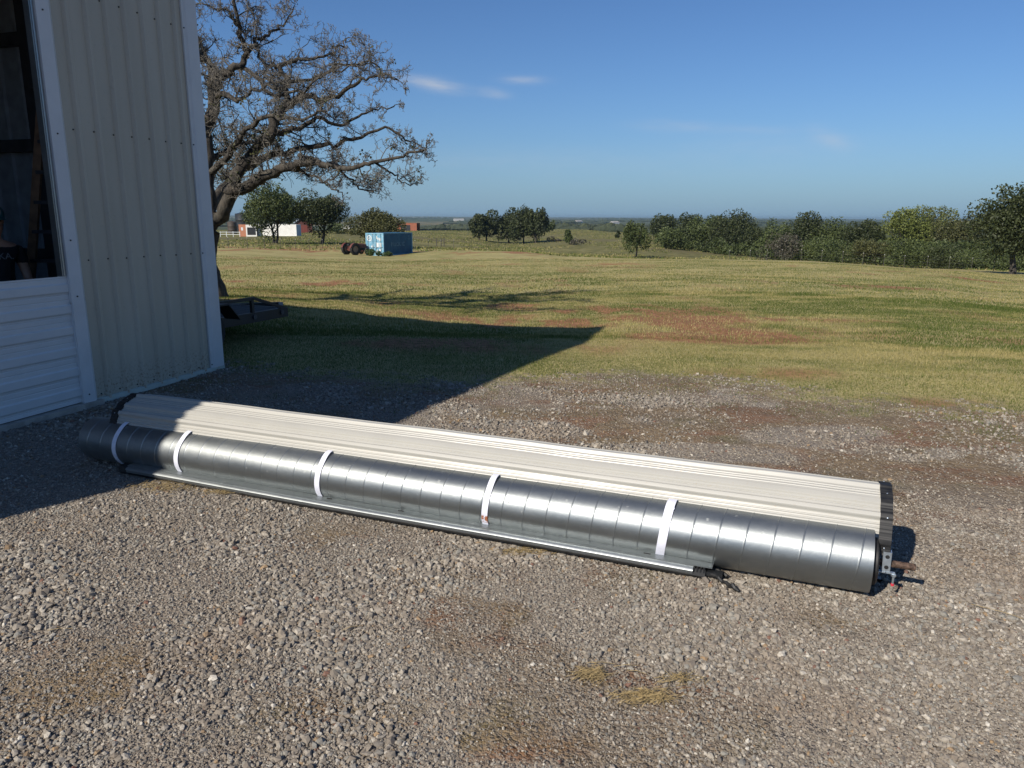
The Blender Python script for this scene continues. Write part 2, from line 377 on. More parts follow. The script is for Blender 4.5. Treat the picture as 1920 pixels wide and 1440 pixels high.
# ---- the ground as one sheet
def build_ground():
    a0, a1 = az_of(-30), az_of(1950)
    A = np.concatenate([np.linspace(-math.pi, a0, 70)[:-1], np.linspace(a0, a1, 760), np.linspace(a1, math.pi, 70)[1:-1]])
    D = np.concatenate([[.25, .6, 1.0], np.geomspace(1.3, 30, 560), np.geomspace(30, 500, 330)[1:], np.geomspace(500, 16000, 150)[1:]])
    nA, nD = len(A), len(D)
    X = D[:, None] * np.sin(A)[None]; Y = D[:, None] * np.cos(A)[None]; Z = H(X, Y)
    V = np.stack([X, Y, Z], -1).reshape(-1, 3); V = np.concatenate([V, [[0, 0, 0]]])
    i = np.arange(nD - 1)[:, None] * nA; j = np.arange(nA)[None]; j2 = (j + 1) % nA
    Q = np.stack([i + j, i + j2, i + nA + j2, i + nA + j], -1).reshape(-1, 4)[:, ::-1]
    T = np.stack([np.full(nA, nD * nA), np.arange(nA), (np.arange(nA) + 1) % nA], -1)[:, ::-1]
    mb = MB(); mb.add(V, [Q, T])
    ob = mb.build('ground', GROUND, smooth=True); tag(ob, kind='structure')
    g, so_, r = masks(V[:, 0], V[:, 1])
    ca = ob.data.color_attributes.new('cover', 'FLOAT_COLOR', 'POINT')
    ca.data.foreach_set('color', np.stack([g, so_, r, np.ones_like(g)], -1).astype(np.float32).ravel())
    return ob

# ground material
s = NT('ground'); P = s.n('NewGeometry').outputs['Position']
cov = s.attr('cover', 'Color'); sc3 = s.n('SeparateColor'); s.t.links.new(cov, sc3.inputs[0])
G, SO, RD = sc3.outputs[0], sc3.outputs[1], sc3.outputs[2]
def pn(scale, detail, scl=(1, 1, 1), rough=.55, dist=0.0):
    m = s.n('Mapping'); s.t.links.new(P, m.inputs[0]); m.inputs['Scale'].default_value = scl
    return s.noise(scale, detail, m.outputs[0], rough, dist)
dist_ = s.n('CameraData').outputs['View Distance'] if False else s.n('VectorMath', _operation='LENGTH')
s.t.links.new(P, dist_.inputs[0]); Dn = dist_.outputs['Value']
vo = s.n('TexVoronoi', Scale=55.0); s.t.links.new(P, vo.inputs['Vector'])
vo2 = s.n('TexVoronoi', Scale=140.0); s.t.links.new(P, vo2.inputs['Vector'])
vc = s.n('SeparateColor'); s.t.links.new(vo.outputs['Color'], vc.inputs[0])
vc2 = s.n('SeparateColor'); s.t.links.new(vo2.outputs['Color'], vc2.inputs[0])
grit = s.mix(vc.outputs[0], (.185, .152, .118), (.36, .315, .255))
grit = s.mix(s.math('MULTIPLY', vc2.outputs[0], .6), grit, (.17, .145, .125))
soilc = s.mix(s.ramp(pn(22, 5), .3, .7), (.135, .092, .052), (.235, .172, .100))
soilc = s.mix(s.math('MULTIPLY', s.ramp(pn(1.6, 5), .50, .66), .7), soilc, (.115, .105, .045))
soilc = s.mix(s.math('MULTIPLY', s.ramp(pn(1.1, 5, (1, 2, 1)), .50, .62), .8), soilc, (.19, .095, .052))
grav = s.mix(s.math('MULTIPLY', SO, s.ramp(vc.outputs[1], .0, .9, 1.0, .6)), grit, soilc)
# lawn colours
m1 = pn(.35, 5, (1, 1.6, 1)); m2 = pn(2.2, 5, (.5, 1.6, 1)); m3 = pn(28, 4); m4 = pn(.06, 4, (1, 2.2, 1)); m5 = pn(6, 4, (.35, 1.5, 1))
green = s.mix(s.ramp(m3, .3, .7), (.115, .125, .032), (.21, .21, .066))
dry = s.mix(s.ramp(m3, .3, .7), (.25, .215, .085), (.44, .375, .175))
k = s.math('ADD', s.math('ADD', s.math('MULTIPLY', m1, .45), s.math('MULTIPLY', m2, .25)), s.math('ADD', s.math('MULTIPLY', m4, .35), s.math('MULTIPLY', m5, .15)))
lawn = s.mix(s.ramp(k, .42, .66), green, dry)
redc = s.mix(s.ramp(pn(9, 5), .3, .7), (.19, .088, .042), (.33, .175, .088))
lawn = s.mix(s.ramp(s.math('ADD', RD, s.math('MULTIPLY', s.math('SUBTRACT', m3, .5), .9)), .15, 1.0), lawn, redc)
# rough pasture further out
p1 = pn(.02, 5, (1, 1.8, 1)); p2 = pn(.7, 5)
past = s.mix(s.ramp(p2, .3, .7), (.075, .080, .024), (.21, .185, .075))
past = s.mix(s.ramp(p1, .52, .62), past, (.135, .12, .055))
lawn = s.mix(s.math('MULTIPLY', s.ramp(Dn, 92, 125), s.ramp(p1, .3, .45, .6, 1.0)), lawn, past)
# far country: fields
f1 = s.n('TexVoronoi', Scale=.0021); m_ = s.n('Mapping'); s.t.links.new(P, m_.inputs[0]); m_.inputs['Scale'].default_value = (1, .55, 1); s.t.links.new(m_.outputs[0], f1.inputs['Vector'])
fc = s.n('SeparateColor'); s.t.links.new(f1.outputs['Color'], fc.inputs[0])
far = s.mix(s.ramp(fc.outputs[0], .2, .8), (.055, .07, .03), (.20, .165, .09)); far = s.mix(s.ramp(pn(.02, 4), .4, .6), far, (.06, .07, .035))
lawn = s.mix(s.ramp(Dn, 380, 600), lawn, far)
col = s.mix(G, grav, lawn)
bh = s.math('ADD', s.math('MULTIPLY', vo.outputs['Distance'], -1.0), s.math('MULTIPLY', vo2.outputs['Distance'], -.4))
bg_ = s.math('ADD', m3, s.math('MULTIPLY', pn(90, 3), .6))
near = s.ramp(Dn, 12, 60, 1.0, 0.0)
hh = s.n('Mix'); s.put(hh.inputs[0], G); s.put(hh.inputs[2], bh); s.put(hh.inputs[3], bg_)
b1 = s.n('Bump', Strength=.9, Distance=.012, Height=hh.outputs[0])
b2 = s.n('Bump', Strength=.7, Distance=.25, Height=p2); s.t.links.new(b1.outputs[0], b2.inputs['Normal'])
s.t.links.new(b2.outputs[0], s.b.inputs['Normal'])
s.set(Base__Color=col, Roughness=.95); s.b.inputs['Specular IOR Level'].default_value = .15
GROUND = s.m
ground = build_ground()

# ------------------------------------------------------------------ building
A0 = np.array([-3.9173, 6.8338, 0]); WAZ = math.radians(17.95)
dW = np.array([math.sin(WAZ), math.cos(WAZ), 0]); nW = np.array([dW[1], -dW[0], 0])
# local frame: x along wall, y into the building (-n), z up
RZ = math.pi / 2 - WAZ
def b2w(x, y, z): return A0 + dW * x - nW * y + np.array([0, 0, z])
bld = empty('metal_building', A0, RZ, label='tall metal building with tan ribbed wall sheets, white trim and a half-closed white roll-up door', cat='building')
XL, XR, EAVE, RIDGE, DEPTH = -6.35, 1.745, 5.15, 5.95, 12.0
XM = (XL + XR) / 2
def rooftop(x): return EAVE + (RIDGE - EAVE) * (1 - abs(x - XM) / (XR - XM)) - .02
def ribbed(mb, x0, x1, zb, ztop, start, y=0.0, flip=1, axis='x', period=.2205):
    """ribbed sheet: low plateau with trapezoid ribs every period"""
    xs = [x0]; offs = [0]
    k = start
    while k < x1:
        for dx, h in ((-.034, 0), (-.016, .030), (.006, .030), (.036, 0)):
            if x0 < k + dx < x1: xs.append(k + dx); offs.append(h)
        k += period
    xs.append(x1); offs.append(0)
    V = []
    for x, h in zip(xs, offs):
        for z in (zb, ztop(x) if callable(ztop) else ztop):
            V.append((x, y - h * flip, z) if axis == 'x' else (y + h * flip, x, z))
    n = len(xs); F = [(2 * i, 2 * i + 2, 2 * i + 3, 2 * i + 1) for i in range(n - 1)]
    mb.add(V, np.array(F))
DL, DR, DT = -4.70, -.02, 4.25        # door opening
m_ = MB(); ribbed(m_, 0.0, XR - .01, .03, rooftop, .145); wallR = m_.build('wall', WALL, bld)
wallR['label'] = 'tan ribbed wall sheet between the door jamb and the corner'
m_ = MB(); ribbed(m_, XL + .01, DL, .03, rooftop, -6.3); m_.build('wall', WALL, bld)
m_ = MB(); ribbed(m_, DL, 0.0, DT, rooftop, -4.6); m_.build('wall', WALL, bld)
m_ = MB(); ribbed(m_, .01, DEPTH, .03, EAVE, .12, XR, 1, 'y'); m_.build('wall', WALL, bld)
m_ = MB(); ribbed(m_, .01, DEPTH, .03, EAVE, .12, XL, -1, 'y'); m_.build('wall', WALL, bld)
m_ = MB(); ribbed(m_, XL, XR, .03, rooftop, -6.3, DEPTH, -1); m_.build('wall', WALL, bld)
# inner liner
m_ = MB(); ribbed(m_, .14, DEPTH - .1, .03, EAVE - .1, .3, XR - .06, -1, 'y', .3); m_.build('liner', INSIDE, bld)
m_ = MB(); ribbed(m_, XL + .1, XR - .1, .03, EAVE - .1, -6.2, DEPTH - .08, 1, 'x', .3); m_.build('liner', INSIDE, bld)
m_ = MB(); m_.box(.02, XR - .07, .05, .06, .03, EAVE - .1); m_.build('liner', INSIDE, bld)
m_ = MB(); m_.box(XL + .05, DL - .05, .05, .06, .03, EAVE - .1); m_.build('liner', INSIDE, bld)
# roof
m_ = MB(); ov = .12
for sgn, xe in ((-1, XL), (1, XR)):
    xe2 = xe + sgn * ov; ze = EAVE - ov * (RIDGE - EAVE) / (XR - XM); y0, y1 = -.10, DEPTH + .1; t = .06
    V = [(XM, y0, RIDGE), (xe2, y0, ze), (xe2, y1, ze), (XM, y1, RIDGE)]; V += [(a, b, c + t) for a, b, c in V]
    F = [(0, 1, 2, 3), (4, 7, 6, 5), (0, 4, 5, 1), (1, 5, 6, 2), (2, 6, 7, 3)]
    m_.add(V, np.array(F))
m_.build('roof', ROOF, bld)
# concrete floor slab, its lip showing in front of the door
m_ = MB(); m_.box(DL - .1, .02, -.075, .30, -.1, .047); m_.box(XL + .02, XR - .02, .301, DEPTH - .02, -.1, .045); m_.build('floor_slab', CONC, bld)
# door jamb trim: flat, then bevelled lip to the wall face; lapped at z = 0.98
def jamb(x_out, sgn, z0, z1, lip=0.0):
    # profile from the opening to the wall
    p = [(-.165, .10), (-.165, -.034 - lip), (-.055, -.046 - lip), (-.048, -.046 - lip), (0.0, -.008 - lip), (.004, .0)]
    V = []
    for a, y in p:
        for z in (z0, z1): V.append((x_out + sgn * a, y, z))
    F = [(2 * i, 2 * i + 2, 2 * i + 3, 2 * i + 1) for i in range(len(p) - 1)]
    if sgn < 0: F = [f[::-1] for f in F]
    return V, np.array(F)
for (z0, z1, lip) in ((.96, DT + .1, 0), (-.01, .975, .003)):
    m_ = MB(); m_.add(*jamb(0.0, 1, z0, z1, lip)); m_.build('door_trim', TRIM, bld)
    m_ = MB(); m_.add(*jamb(DL, -1, z0, z1, lip)); m_.build('door_trim', TRIM, bld)
m_ = MB(); m_.box(DL - .1, 0.0, -.034, -.003, DT - .1, DT + .08); m_.build('door_trim', TRIM, bld)
# corner trim: flat strip with a narrow step
for xs_ in (1, -1):
    xc = XR if xs_ > 0 else XL
    p = [(-.185, -.002), (-.183, -.020), (-.155, -.020), (-.135, -.032), (.022, -.032), (.024, .12), (.004, .13)]
    V = [(xc + xs_ * a, y, z) for a, y in p for z in (.045, EAVE - .02)]
    F = [(2 * i, 2 * i + 2, 2 * i + 3, 2 * i + 1) for i in range(len(p) - 1)]
    m_ = MB(); m_.add(V, np.array([f if xs_ > 0 else f[::-1] for f in F])); m_.build('corner_trim', TRIM, bld)
# base trim (angled drip)
V = []
pr = [(-.002, .052), (-.022, .046), (-.026, .043), (-.03, -.02), (.0, -.03)]
for x in (.006, XR + .035):
    V += [(x, y, z) for y, z in pr]
n = len(pr); F = [(i, i + n, i + n + 1, i + 1) for i in range(n - 1)] 
m_ = MB(); m_.add(V, [np.array([f[::-1] for f in F]), np.array([[0, 1, 2, 3, 4], [9, 8, 7, 6, 5]])]); m_.build('base_trim', BASETRIM, bld)
m_ = MB(); m_.box(XR + .004, XR + .03, .05, DEPTH, -.3, .05); m_.build('base_trim', BASETRIM, bld)
# screws
sm = MB(); sm.lathe([(.0075, 0), (.0075, -.004), (.0045, -.005), (.0045, -.009), (0.0001, -.0095)], 8, axis=1)
scr = sm.build('screw', SCREW, wallR)
first = True
def screw(x, z, y=-.001, par=wallR):
    global first
    o = scr if first else scr.copy()
    if not first: COL.objects.link(o)
    first = False; o.parent = par; o.location = (x, y, z)
for z in (.085, 1.335, 2.475, 3.63):
    for i in range(7): screw(.145 + .2205 * i - .055 - (.03 if z < 1 else 0), z + .003 * math.sin(i * 2.1))
    screw(XR - .17, z, -.020)
for z in (.12, .985 + .04, 1.52, 2.42, 3.4): screw(-.11, z, -.041)
# roll-up door in the opening: horizontal ribs
def rib_profile(h):
    """height above bottom -> outward offset of the door sheet (m)"""
    ph = (h - .08) % .19
    if ph < .010: return .004 + .011 * (ph / .010)       # crisp step
    if ph < .075: return .015
    if ph < .090: return .015 - .011 * ((ph - .075) / .015)
    for c in (.105, .150):
        if abs(ph - c) < .0045: return .0015
    return .004
zs = [0.056]
while zs[-1] < 1.207: zs.append(zs[-1] + .0045)
V = []
for z in zs:
    off = rib_profile(1.207 - z + .02)
    for x in (DL + .02, -.13): V.append((x, -.002 - off, z))
F = [(2 * i, 2 * i + 1, 2 * i + 3, 2 * i + 2) for i in range(len(zs) - 1)]
n = len(V); V += [(DL + .02, .004, zs[0]), (-.13, .004, zs[0]), (DL + .02, .004, zs[-1]), (-.13, .004, zs[-1])]
F += [(n, n + 1, 1, 0), (n - 2, n - 1, n + 3, n + 2), (n + 1, n, n + 2, n + 3)]
m_ = MB(); m_.add(V, np.array(F)); m_.build('roll_up_door', DOORC, bld, smooth=25)
m_ = MB(); m_.box(DL + .02, -.13, .008, .045, .048, .075); m_.build('bottom_seal', BLACK, bld)
m_ = MB(); m_.box(-.21, -.175, -.012, .05, 1.21, DT); m_.box(-.199, -.19, -.021, -.012, 1.21, DT); m_.build('guide_track', GALV2, bld)
# inside frame
m_ = MB(); m_.box(XR - .30, XR - .10, 1.9, 2.1, .04, EAVE - .1); m_.build('column', STEEL, bld)
m_ = MB(); m_.box(XR - .30, XR - .10, 7.0, 7.2, .04, EAVE - .1); m_.build('column', STEEL, bld)
for z in (1.2, 2.45, 3.6):
    m_ = MB(); m_.box(XR - .17, XR - .09, .12, DEPTH - .1, z, z + .14); m_.build('girt', STEEL, bld)
for z in (1.2, 2.45, 3.6):
    m_ = MB(); m_.box(XL + .1, XR - .2, DEPTH - .2, DEPTH - .12, z, z + .14); m_.build('girt', STEEL, bld)
for y in (2.0, 7.1):
    m_ = MB(); m_.bar((XL + .1, y, EAVE - .25), (XM, y, RIDGE - .25), .12, .2); m_.bar((XM, y, RIDGE - .25), (XR - .1, y, EAVE - .25), .12, .2); m_.build('rafter', STEEL, bld)

# ------------------------------------------------------------------ step ladder (inside)
def w2b(P):
    P = np.asarray(P) - A0; return np.array([P @ dW, -(P @ nW), P[2]])
FIB = simple('fibreglass rail', (.22, .13, .075), .55, var=.35, scale=9)
lb = atY(30, 575, 8.1); lb[2] = .05; lt = atY(80, 165, 8.1); lb2 = atY(100, 575, 8.1); lb2[2] = .05; lt2 = lt + np.array([.30, .02, 0])
lad = empty('step_ladder', lb, 0, label='brown fibreglass step ladder standing inside the dark door opening', cat='ladder')
def lz(a, b, z): return a + (b - a) * (z - a[2]) / (b[2] - a[2]) - lb
for a, b in ((lb, lt), (lb2, lt2)):
    m_ = MB(); m_.bar(a - lb, b - lb, .085, .04); m_.build('rail', FIB, lad)
for i in range(9):
    z = .34 + i * .305; m_ = MB(); m_.bar(lz(lb, lt, z), lz(lb2, lt2, z), .07, .035); m_.build('rung', STEEL, lad)
for a, b in ((lb, lt), (lb2, lt2)):
    m_ = MB(); m_.bar(a - lb + np.array([.05, 1.1, 0]), b - lb + np.array([0, .05, -.05]), .05, .03); m_.build('rear_leg', FIB, lad)
m_ = MB(); m_.obox((lt + lt2) / 2 - lb, (1, 0, 0), (0, 1, 0), (0, 0, 1), .22, .12, .03); m_.build('top_cap', BLACK, lad)

# ------------------------------------------------------------------ person inside, in cap and dark shirt
def skin_body(name, joints, edges, mat, parent, lv=2):
    me = bpy.data.meshes.new(name); me.from_pydata([j[0] for j in joints], edges, []); me.update()
    ob = bpy.data.objects.new(name, me); COL.objects.link(ob); ob.parent = parent
    ob.modifiers.new('skin', 'SKIN'); 
    if not me.skin_vertices: 
        bpy.context.view_layer.objects.active = ob
    sv = me.skin_vertices[0].data if me.skin_vertices else None
    if sv is not None:
        for i, j in enumerate(joints): sv[i].radius = j[1] if isinstance(j[1], tuple) else (j[1], j[1]); sv[i].use_root = (i == 0)
    sb = ob.modifiers.new('sub', 'SUBSURF'); sb.levels = lv; sb.render_levels = lv
    me.materials.append(mat)
    return ob
SKIN = simple('skin', (.45, .24, .16), .5, var=.1); SHIRT = simple('black shirt', (.012, .012, .014), .85, var=.3, scale=14, bump=.4, bscale=14)
JEANS = simple('jeans', (.03, .045, .08), .85, var=.3); CAPM = simple('teal cap', (.02, .12, .13), .7); LETT = simple('white print', (.2, .2, .2), .7); HAIR = simple('brown hair', (.05, .03, .02), .7)
pb = atY(6, 560, 7.35); pb[2] = .045
# the figure faces +x local (to the right and slightly to the camera)
per = empty('person', pb, math.radians(-38), label='person in a teal cap and black shirt standing behind the half-closed door', cat='person')
J = [((0, 0, .93), (.15, .13)), ((0, 0, 1.10), (.135, .115)), ((0, 0, 1.28), (.155, .125)), ((0, 0, 1.38), (.12, .11)), ((.01, 0, 1.45), .055), ((.02, 0, 1.50), .05), ((.03, 0, 1.565), (.078, .072)), ((.03, 0, 1.64), (.088, .078)), ((.02, 0, 1.70), (.07, .068)),
     ((0, .17, 1.37), .06), ((.02, .23, 1.12), .043), ((.14, .22, .92), .034), ((.19, .21, .88), (.036, .022)),
     ((0, -.17, 1.37), .06), ((.02, -.23, 1.12), .043), ((.16, -.20, .94), .034), ((.21, -.19, .90), (.036, .022)),
     ((0, .09, .86), .085), ((.02, .10, .48), .058), ((0, .10, .09), .042), ((.12, .11, .035), (.035, .03)),
     ((0, -.09, .86), .085), ((.02, -.10, .48), .058), ((0, -.10, .09), .042), ((.12, -.11, .035), (.035, .03)),
     ((.118, 0, 1.60), .014), ((.10, 0, 1.54), .018), ((.02, .088, 1.61), .016), ((.02, -.088, 1.61), .016)]
E_ = [(0, 1), (1, 2), (2, 3), (3, 4), (4, 5), (5, 6), (6, 7), (7, 8), (3, 9), (9, 10), (10, 11), (11, 12), (3, 13), (13, 14), (14, 15), (15, 16), (0, 17), (17, 18), (18, 19), (19, 20), (0, 21), (21, 22), (22, 23), (23, 24), (7, 25), (6, 26), (7, 27), (7, 28)]
hands = {12: 1, 16: -1}
for hi, sg in hands.items():
    c = np.array(J[hi][0])
    for f, (dy, L) in enumerate(((-.022, .07), (-.008, .08), (.008, .077), (.022, .062))):
        i0 = len(J); J.append((tuple(c + np.array([.045, dy, -.012])), .009)); J.append((tuple(c + np.array([.045 + L * .6, dy, -.04])), .008)); J.append((tuple(c + np.array([.045 + L * .75, dy, -.04 - L * .4])), .007))
        E_ += [(hi, i0), (i0, i0 + 1), (i0 + 1, i0 + 2)]
    i0 = len(J); J.append((tuple(c + np.array([.01, -sg * .035, -.01])), .010)); J.append((tuple(c + np.array([.045, -sg * .045, -.03])), .009)); E_ += [(hi, i0), (i0, i0 + 1)]
skin_body('body', J, E_, SKIN, per)
JS = [((0, 0, .88), (.165, .145)), ((0, 0, 1.10), (.152, .13)), ((0, 0, 1.28), (.172, .14)), ((0, 0, 1.385), (.135, .12)), ((0, 0, 1.43), (.075, .07)), ((0, .175, 1.375), .073), ((.01, .22, 1.20), .062), ((0, -.175, 1.375), .073), ((.01, -.22, 1.20), .062)]
skin_body('shirt', JS, [(0, 1), (1, 2), (2, 3), (3, 4), (3, 5), (5, 6), (3, 7), (7, 8)], SHIRT, per)
JT = [((0, 0, .90), (.155, .135)), ((0, .09, .84), .097), ((.02, .10, .48), .070), ((0, .10, .10), .058), ((0, -.09, .84), .097), ((.02, -.10, .48), .070), ((0, -.10, .10), .058)]
skin_body('trousers', JT, [(0, 1), (1, 2), (2, 3), (0, 4), (4, 5), (5, 6)], JEANS, per)
m_ = MB(); m_.lathe([(.098, 1.655), (.102, 1.70), (.092, 1.745), (.06, 1.775), (.001, 1.785)], 20, o=(.018, 0, 0)); 
t = np.linspace(-1.1, 1.1, 11); V = []
for zz in (1.655, 1.663):
    V += [(.018 + .096 * math.cos(q), .096 * math.sin(q), zz) for q in t] + [(.018 + .096 * math.cos(q) + .085 * math.cos(q * .9), .092 * math.sin(q), zz - .012) for q in t]
F = [(i, i + 1, i + 12, i + 11) for i in range(10)] + [(i + 22, i + 33, i + 34, i + 23) for i in range(10)] + [(i + 11, i + 12, i + 34, i + 33) for i in range(10)]
m_.add(V, np.array(F)); m_.build('cap', CAPM, per, smooth=40)
m_ = MB(); m_.obox((.114, 0, 1.715), (.15, 0, .98), (0, 1, 0), (.98, 0, -.15), .022, .045, .003); m_.build('cap_patch', LETT, per)
m_ = MB(); m_.lathe([(.06, 1.50), (.086, 1.56), (.094, 1.62), (.096, 1.66)], 16, o=(-.012, 0, 0)); m_.build('hair', HAIR, per, smooth=40)
for dy in (-.034, .034):
    m_ = MB(); m_.lathe([(.0001, -.008), (.009, -.004), (.009, .004), (.0001, .008)], 8, axis=0, o=(.108, dy, 1.632)); m_.build('eye', BLACK, per)
def text_mesh(name, txt, size, mat, parent, loc, rot, depth=.002):
    cu = bpy.data.curves.new(name, 'FONT'); cu.body = txt; cu.size = size; cu.extrude = depth; cu.align_x = 'CENTER'; cu.align_y = 'CENTER'
    to = bpy.data.objects.new('tmp', cu); COL.objects.link(to)
    dg = bpy.context.evaluated_depsgraph_get(); me = bpy.data.meshes.new_from_object(to.evaluated_get(dg)); bpy.data.objects.remove(to)
    me.materials.clear(); me.materials.append(mat); ob = bpy.data.objects.new(name, me); COL.objects.link(ob); ob.parent = parent; ob.location = loc; ob.rotation_euler = rot
    return ob
text_mesh('shirt_print', 'TKA.', .085, LETT, per, (.158, 0, 1.30), (math.radians(84), 0, math.radians(90)))

# ------------------------------------------------------------------ door curtain roll with its drum
TA = math.radians(112.2); uT = np.array([math.sin(TA), math.cos(TA), 0]); mT = np.array([-uT[1], uT[0], 0])
TP = np.array([-.5, 4.183, 0]); TR = .1524
RZT = math.atan2(uT[1], uT[0])
hz = .012
# local frame: x along tube (to the right end), y away from camera, z up
drum = empty('door_drum', TP + np.array([0, 0, TR + hz]), RZT, label='long galvanised steel door drum tied with white straps, lying on the gravel', cat='steel tube')
def spiral_tube():
    S0, S1, pit, K = -2.712, 2.388, .127, 72
    sub = [0, .008, .018, .034, .044, .054, .08, .5, .97]
    bumps = [0, .0004, .0018, .0018, .0004, 0, 0, 0, 0]
    th = np.arange(K + 1) * 2 * np.pi / K
    rows = []; 
    kk = np.arange(int(S0 / pit) - 2, int(S1 / pit) + 2)
    for k in kk:
        for sb, bp in zip(sub, bumps):
            x = (k + sb) * pit + pit * th / (2 * np.pi); xc = np.clip(x, S0, S1)
            r = TR + np.where((x > S0) & (x < S1), bp, 0)
            rows.append(np.stack([xc, -r * np.cos(th - math.pi / 2), r * np.sin(th - math.pi / 2)], -1))
    V = np.array(rows); n, m = V.shape[:2]
    i = np.arange(n - 1)[:, None] * m; j = np.arange(m - 1)[None]
    F = np.stack([i + j, i + j + 1, i + m + j + 1, i + m + j], -1).reshape(-1, 4)
    VV = V.reshape(-1, 3); keep = ~(np.abs(VV[F][:, :, 0].max(1) - VV[F][:, :, 0].min(1)) < 1e-6)
    mb = MB(); mb.add(VV, F[keep])
    # inner skin so the ends show a wall thickness
    t = np.arange(48) * 2 * np.pi / 48
    for x0, x1 in ((S0, S0 + .25), (S1 - .25, S1)):
        a = np.stack([np.full(48, x0), -(TR - .002) * np.cos(t), (TR - .002) * np.sin(t)], -1); b = a.copy(); b[:, 0] = x1
        mb.add(np.concatenate([a, b]), np.array([(i, i + 48, (i + 1) % 48 + 48, (i + 1) % 48) for i in range(48)]))
    return mb
tube = spiral_tube().build('tube', GALV, drum, smooth=50)
def strap(sx, mat, tilt=0.0, wd=.036, w2=None):
    K = 64; t = np.arange(K) * 2 * np.pi / K; V = []
    for e, dr in ((-1, .0035), (-1, .006), (1, .006), (1, .0035)):
        r = TR + dr + .010 * np.exp(-((t - math.radians(75)) / .35) ** 2)
        x = sx + e * wd / 2 + tilt * np.sin(t) + .0015 * np.sin(3 * t + sx)
        V.append(np.stack([x, -r * np.cos(t), r * np.sin(t)], -1))
    F = [(a * K + i, a * K + (i + 1) % K, ((a + 1) % 4) * K + (i + 1) % K, ((a + 1) % 4) * K + i) for a in range(4) for i in range(K)]
    mb = MB(); mb.add(np.concatenate(V) - np.array([sx, 0, 0]), np.array(F)); o = mb.build('strap', mat, drum, smooth=40, loc=(sx, 0, 0)); return o
strap(-2.365, WEB, .012); strap(-1.80, WEB, .014); strap(-.672, WEB, .010)
o = strap(.445, WEB2, .012); o['label'] = 'white strap with a rust-brown stain low on its front'
o = strap(1.425, WEB, .020, .045); o['label'] = 'wider white strap with a stitched fold near the top'
m_ = MB(); q = math.radians(62); m_.obox((1.445, -(TR + .009) * math.cos(q), (TR + .009) * math.sin(q)), (1, 0, 0), (0, math.sin(q), math.cos(q)), (0, -math.cos(q), math.sin(q)), .021, .005, .0025); m_.build('strap_fold', WEB, o); 
bpy.context.view_layer.update()
fo = o.children[0]; fo.location = (-1.425, 0, 0)
# end wheel, spring and axle
m_ = MB(); m_.lathe([(.02, 2.33), (.100, 2.335), (.112, 2.35), (.112, 2.408), (.100, 2.415), (.02, 2.417)], 40, axis=0); m_.build('end_wheel', BLACK, drum, smooth=40)
m_ = MB(); m_.lathe([(.02, -2.70), (.12, -2.69), (.13, -2.66), (.10, -2.64), (.02, -2.63)], 40, axis=0); m_.build('end_wheel', BLACK, drum, smooth=40)
m_ = MB(); m_.lathe([(.0001, -2.80), (.0165, -2.80), (.0165, 2.575), (.0125, 2.577), (.0125, 2.53), (.0001, 2.53)], 20, axis=0); m_.build('axle', RUST, drum, smooth=40)
# steel holding bracket on the axle with its bolts
m_ = MB(); m_.obox((2.452, -.030, .018), (1, 0, 0), (0, 1, 0), (0, 0, 1), .017, .003, .048)
m_.obox((2.436, -.012, .018), (1, 0, 0), (0, 1, 0), (0, 0, 1), .002, .018, .048); m_.obox((2.468, -.012, .018), (1, 0, 0), (0, 1, 0), (0, 0, 1), .002, .018, .048)
brk = m_.build('bracket', ZINC, drum)
for z in (-.008, .044):
    m_ = MB(); m_.lathe([(.0095, -.0335), (.0095, -.0345), (.0001, -.0346)], 12, axis=1, o=(2.452, 0, z)); m_.build('hole', BLACK, brk)
for x in (2.412, 2.486):
    m_ = MB(); m_.lathe([(.0001, -.085), (.005, -.085), (.005, -.03)], 8, o=(x, -.035, 0)); m_.lathe([(.0001, -.047), (.011, -.047), (.011, -.036), (.0001, -.036)], 6, o=(x, -.035, 0)); m_.obox((x + (.018 if x < 2.45 else -.014), -.028, -.034), (1, 0, 0), (0, 1, 0), (0, 0, 1), .02, .009, .003)
    m_.build('bolt', ZINC, drum, smooth=30)
m_ = MB(); m_.lathe([(.0001, -.094), (.0075, -.094), (.0075, -.083), (.0001, -.083)], 8, o=(2.486, -.035, 0)); m_.build('bolt_cap', RED, drum)

# the curtain, coiled behind the drum
RA = math.radians(111.63); uR = np.array([math.sin(RA), math.cos(RA), 0]); RP = np.array([-.5, 4.397, 0]); RR = .2275
RZR = math.atan2(uR[1], uR[0])
roll_ = empty('door_curtain', RP + np.array([0, 0, RR + .006]), RZR, label='coiled off-white ribbed roll-up door curtain with black edge strips, lying behind the steel tube', cat='door curtain')
def cur_prof(arc):
    """radial offset as a function of arc length"""
    ph = (arc + .03) % .19
    def sm(a, b): q = min(1, max(0, (ph - a) / (b - a))); return q * q * (3 - 2 * q)
    r = .019 * (sm(0, .012) - sm(.030, .044))
    for c, w_, h_ in ((.060, .005, .0045), (.078, .005, .0045), (.096, .004, .003)): r += h_ * max(0, 1 - (abs(ph - c) / w_) ** 2)
    r += .011 * (sm(.116, .126) - sm(.150, .160))
    if abs(ph - .173) < .003: r -= .004
    return r * AMP
AMP = 1.0
def cur_ring(x, a0, a1, R=RR, dr=0.0, step=.0035, wob=0.0):
    n = int((a1 - a0) * R / step); out = []
    for i in range(n + 1):
        a = a0 + (a1 - a0) * i / n
        r = R + cur_prof(a * R) + dr + wob
        out.append((x, -r * math.cos(a) * -1, r * math.sin(a)))
    return out
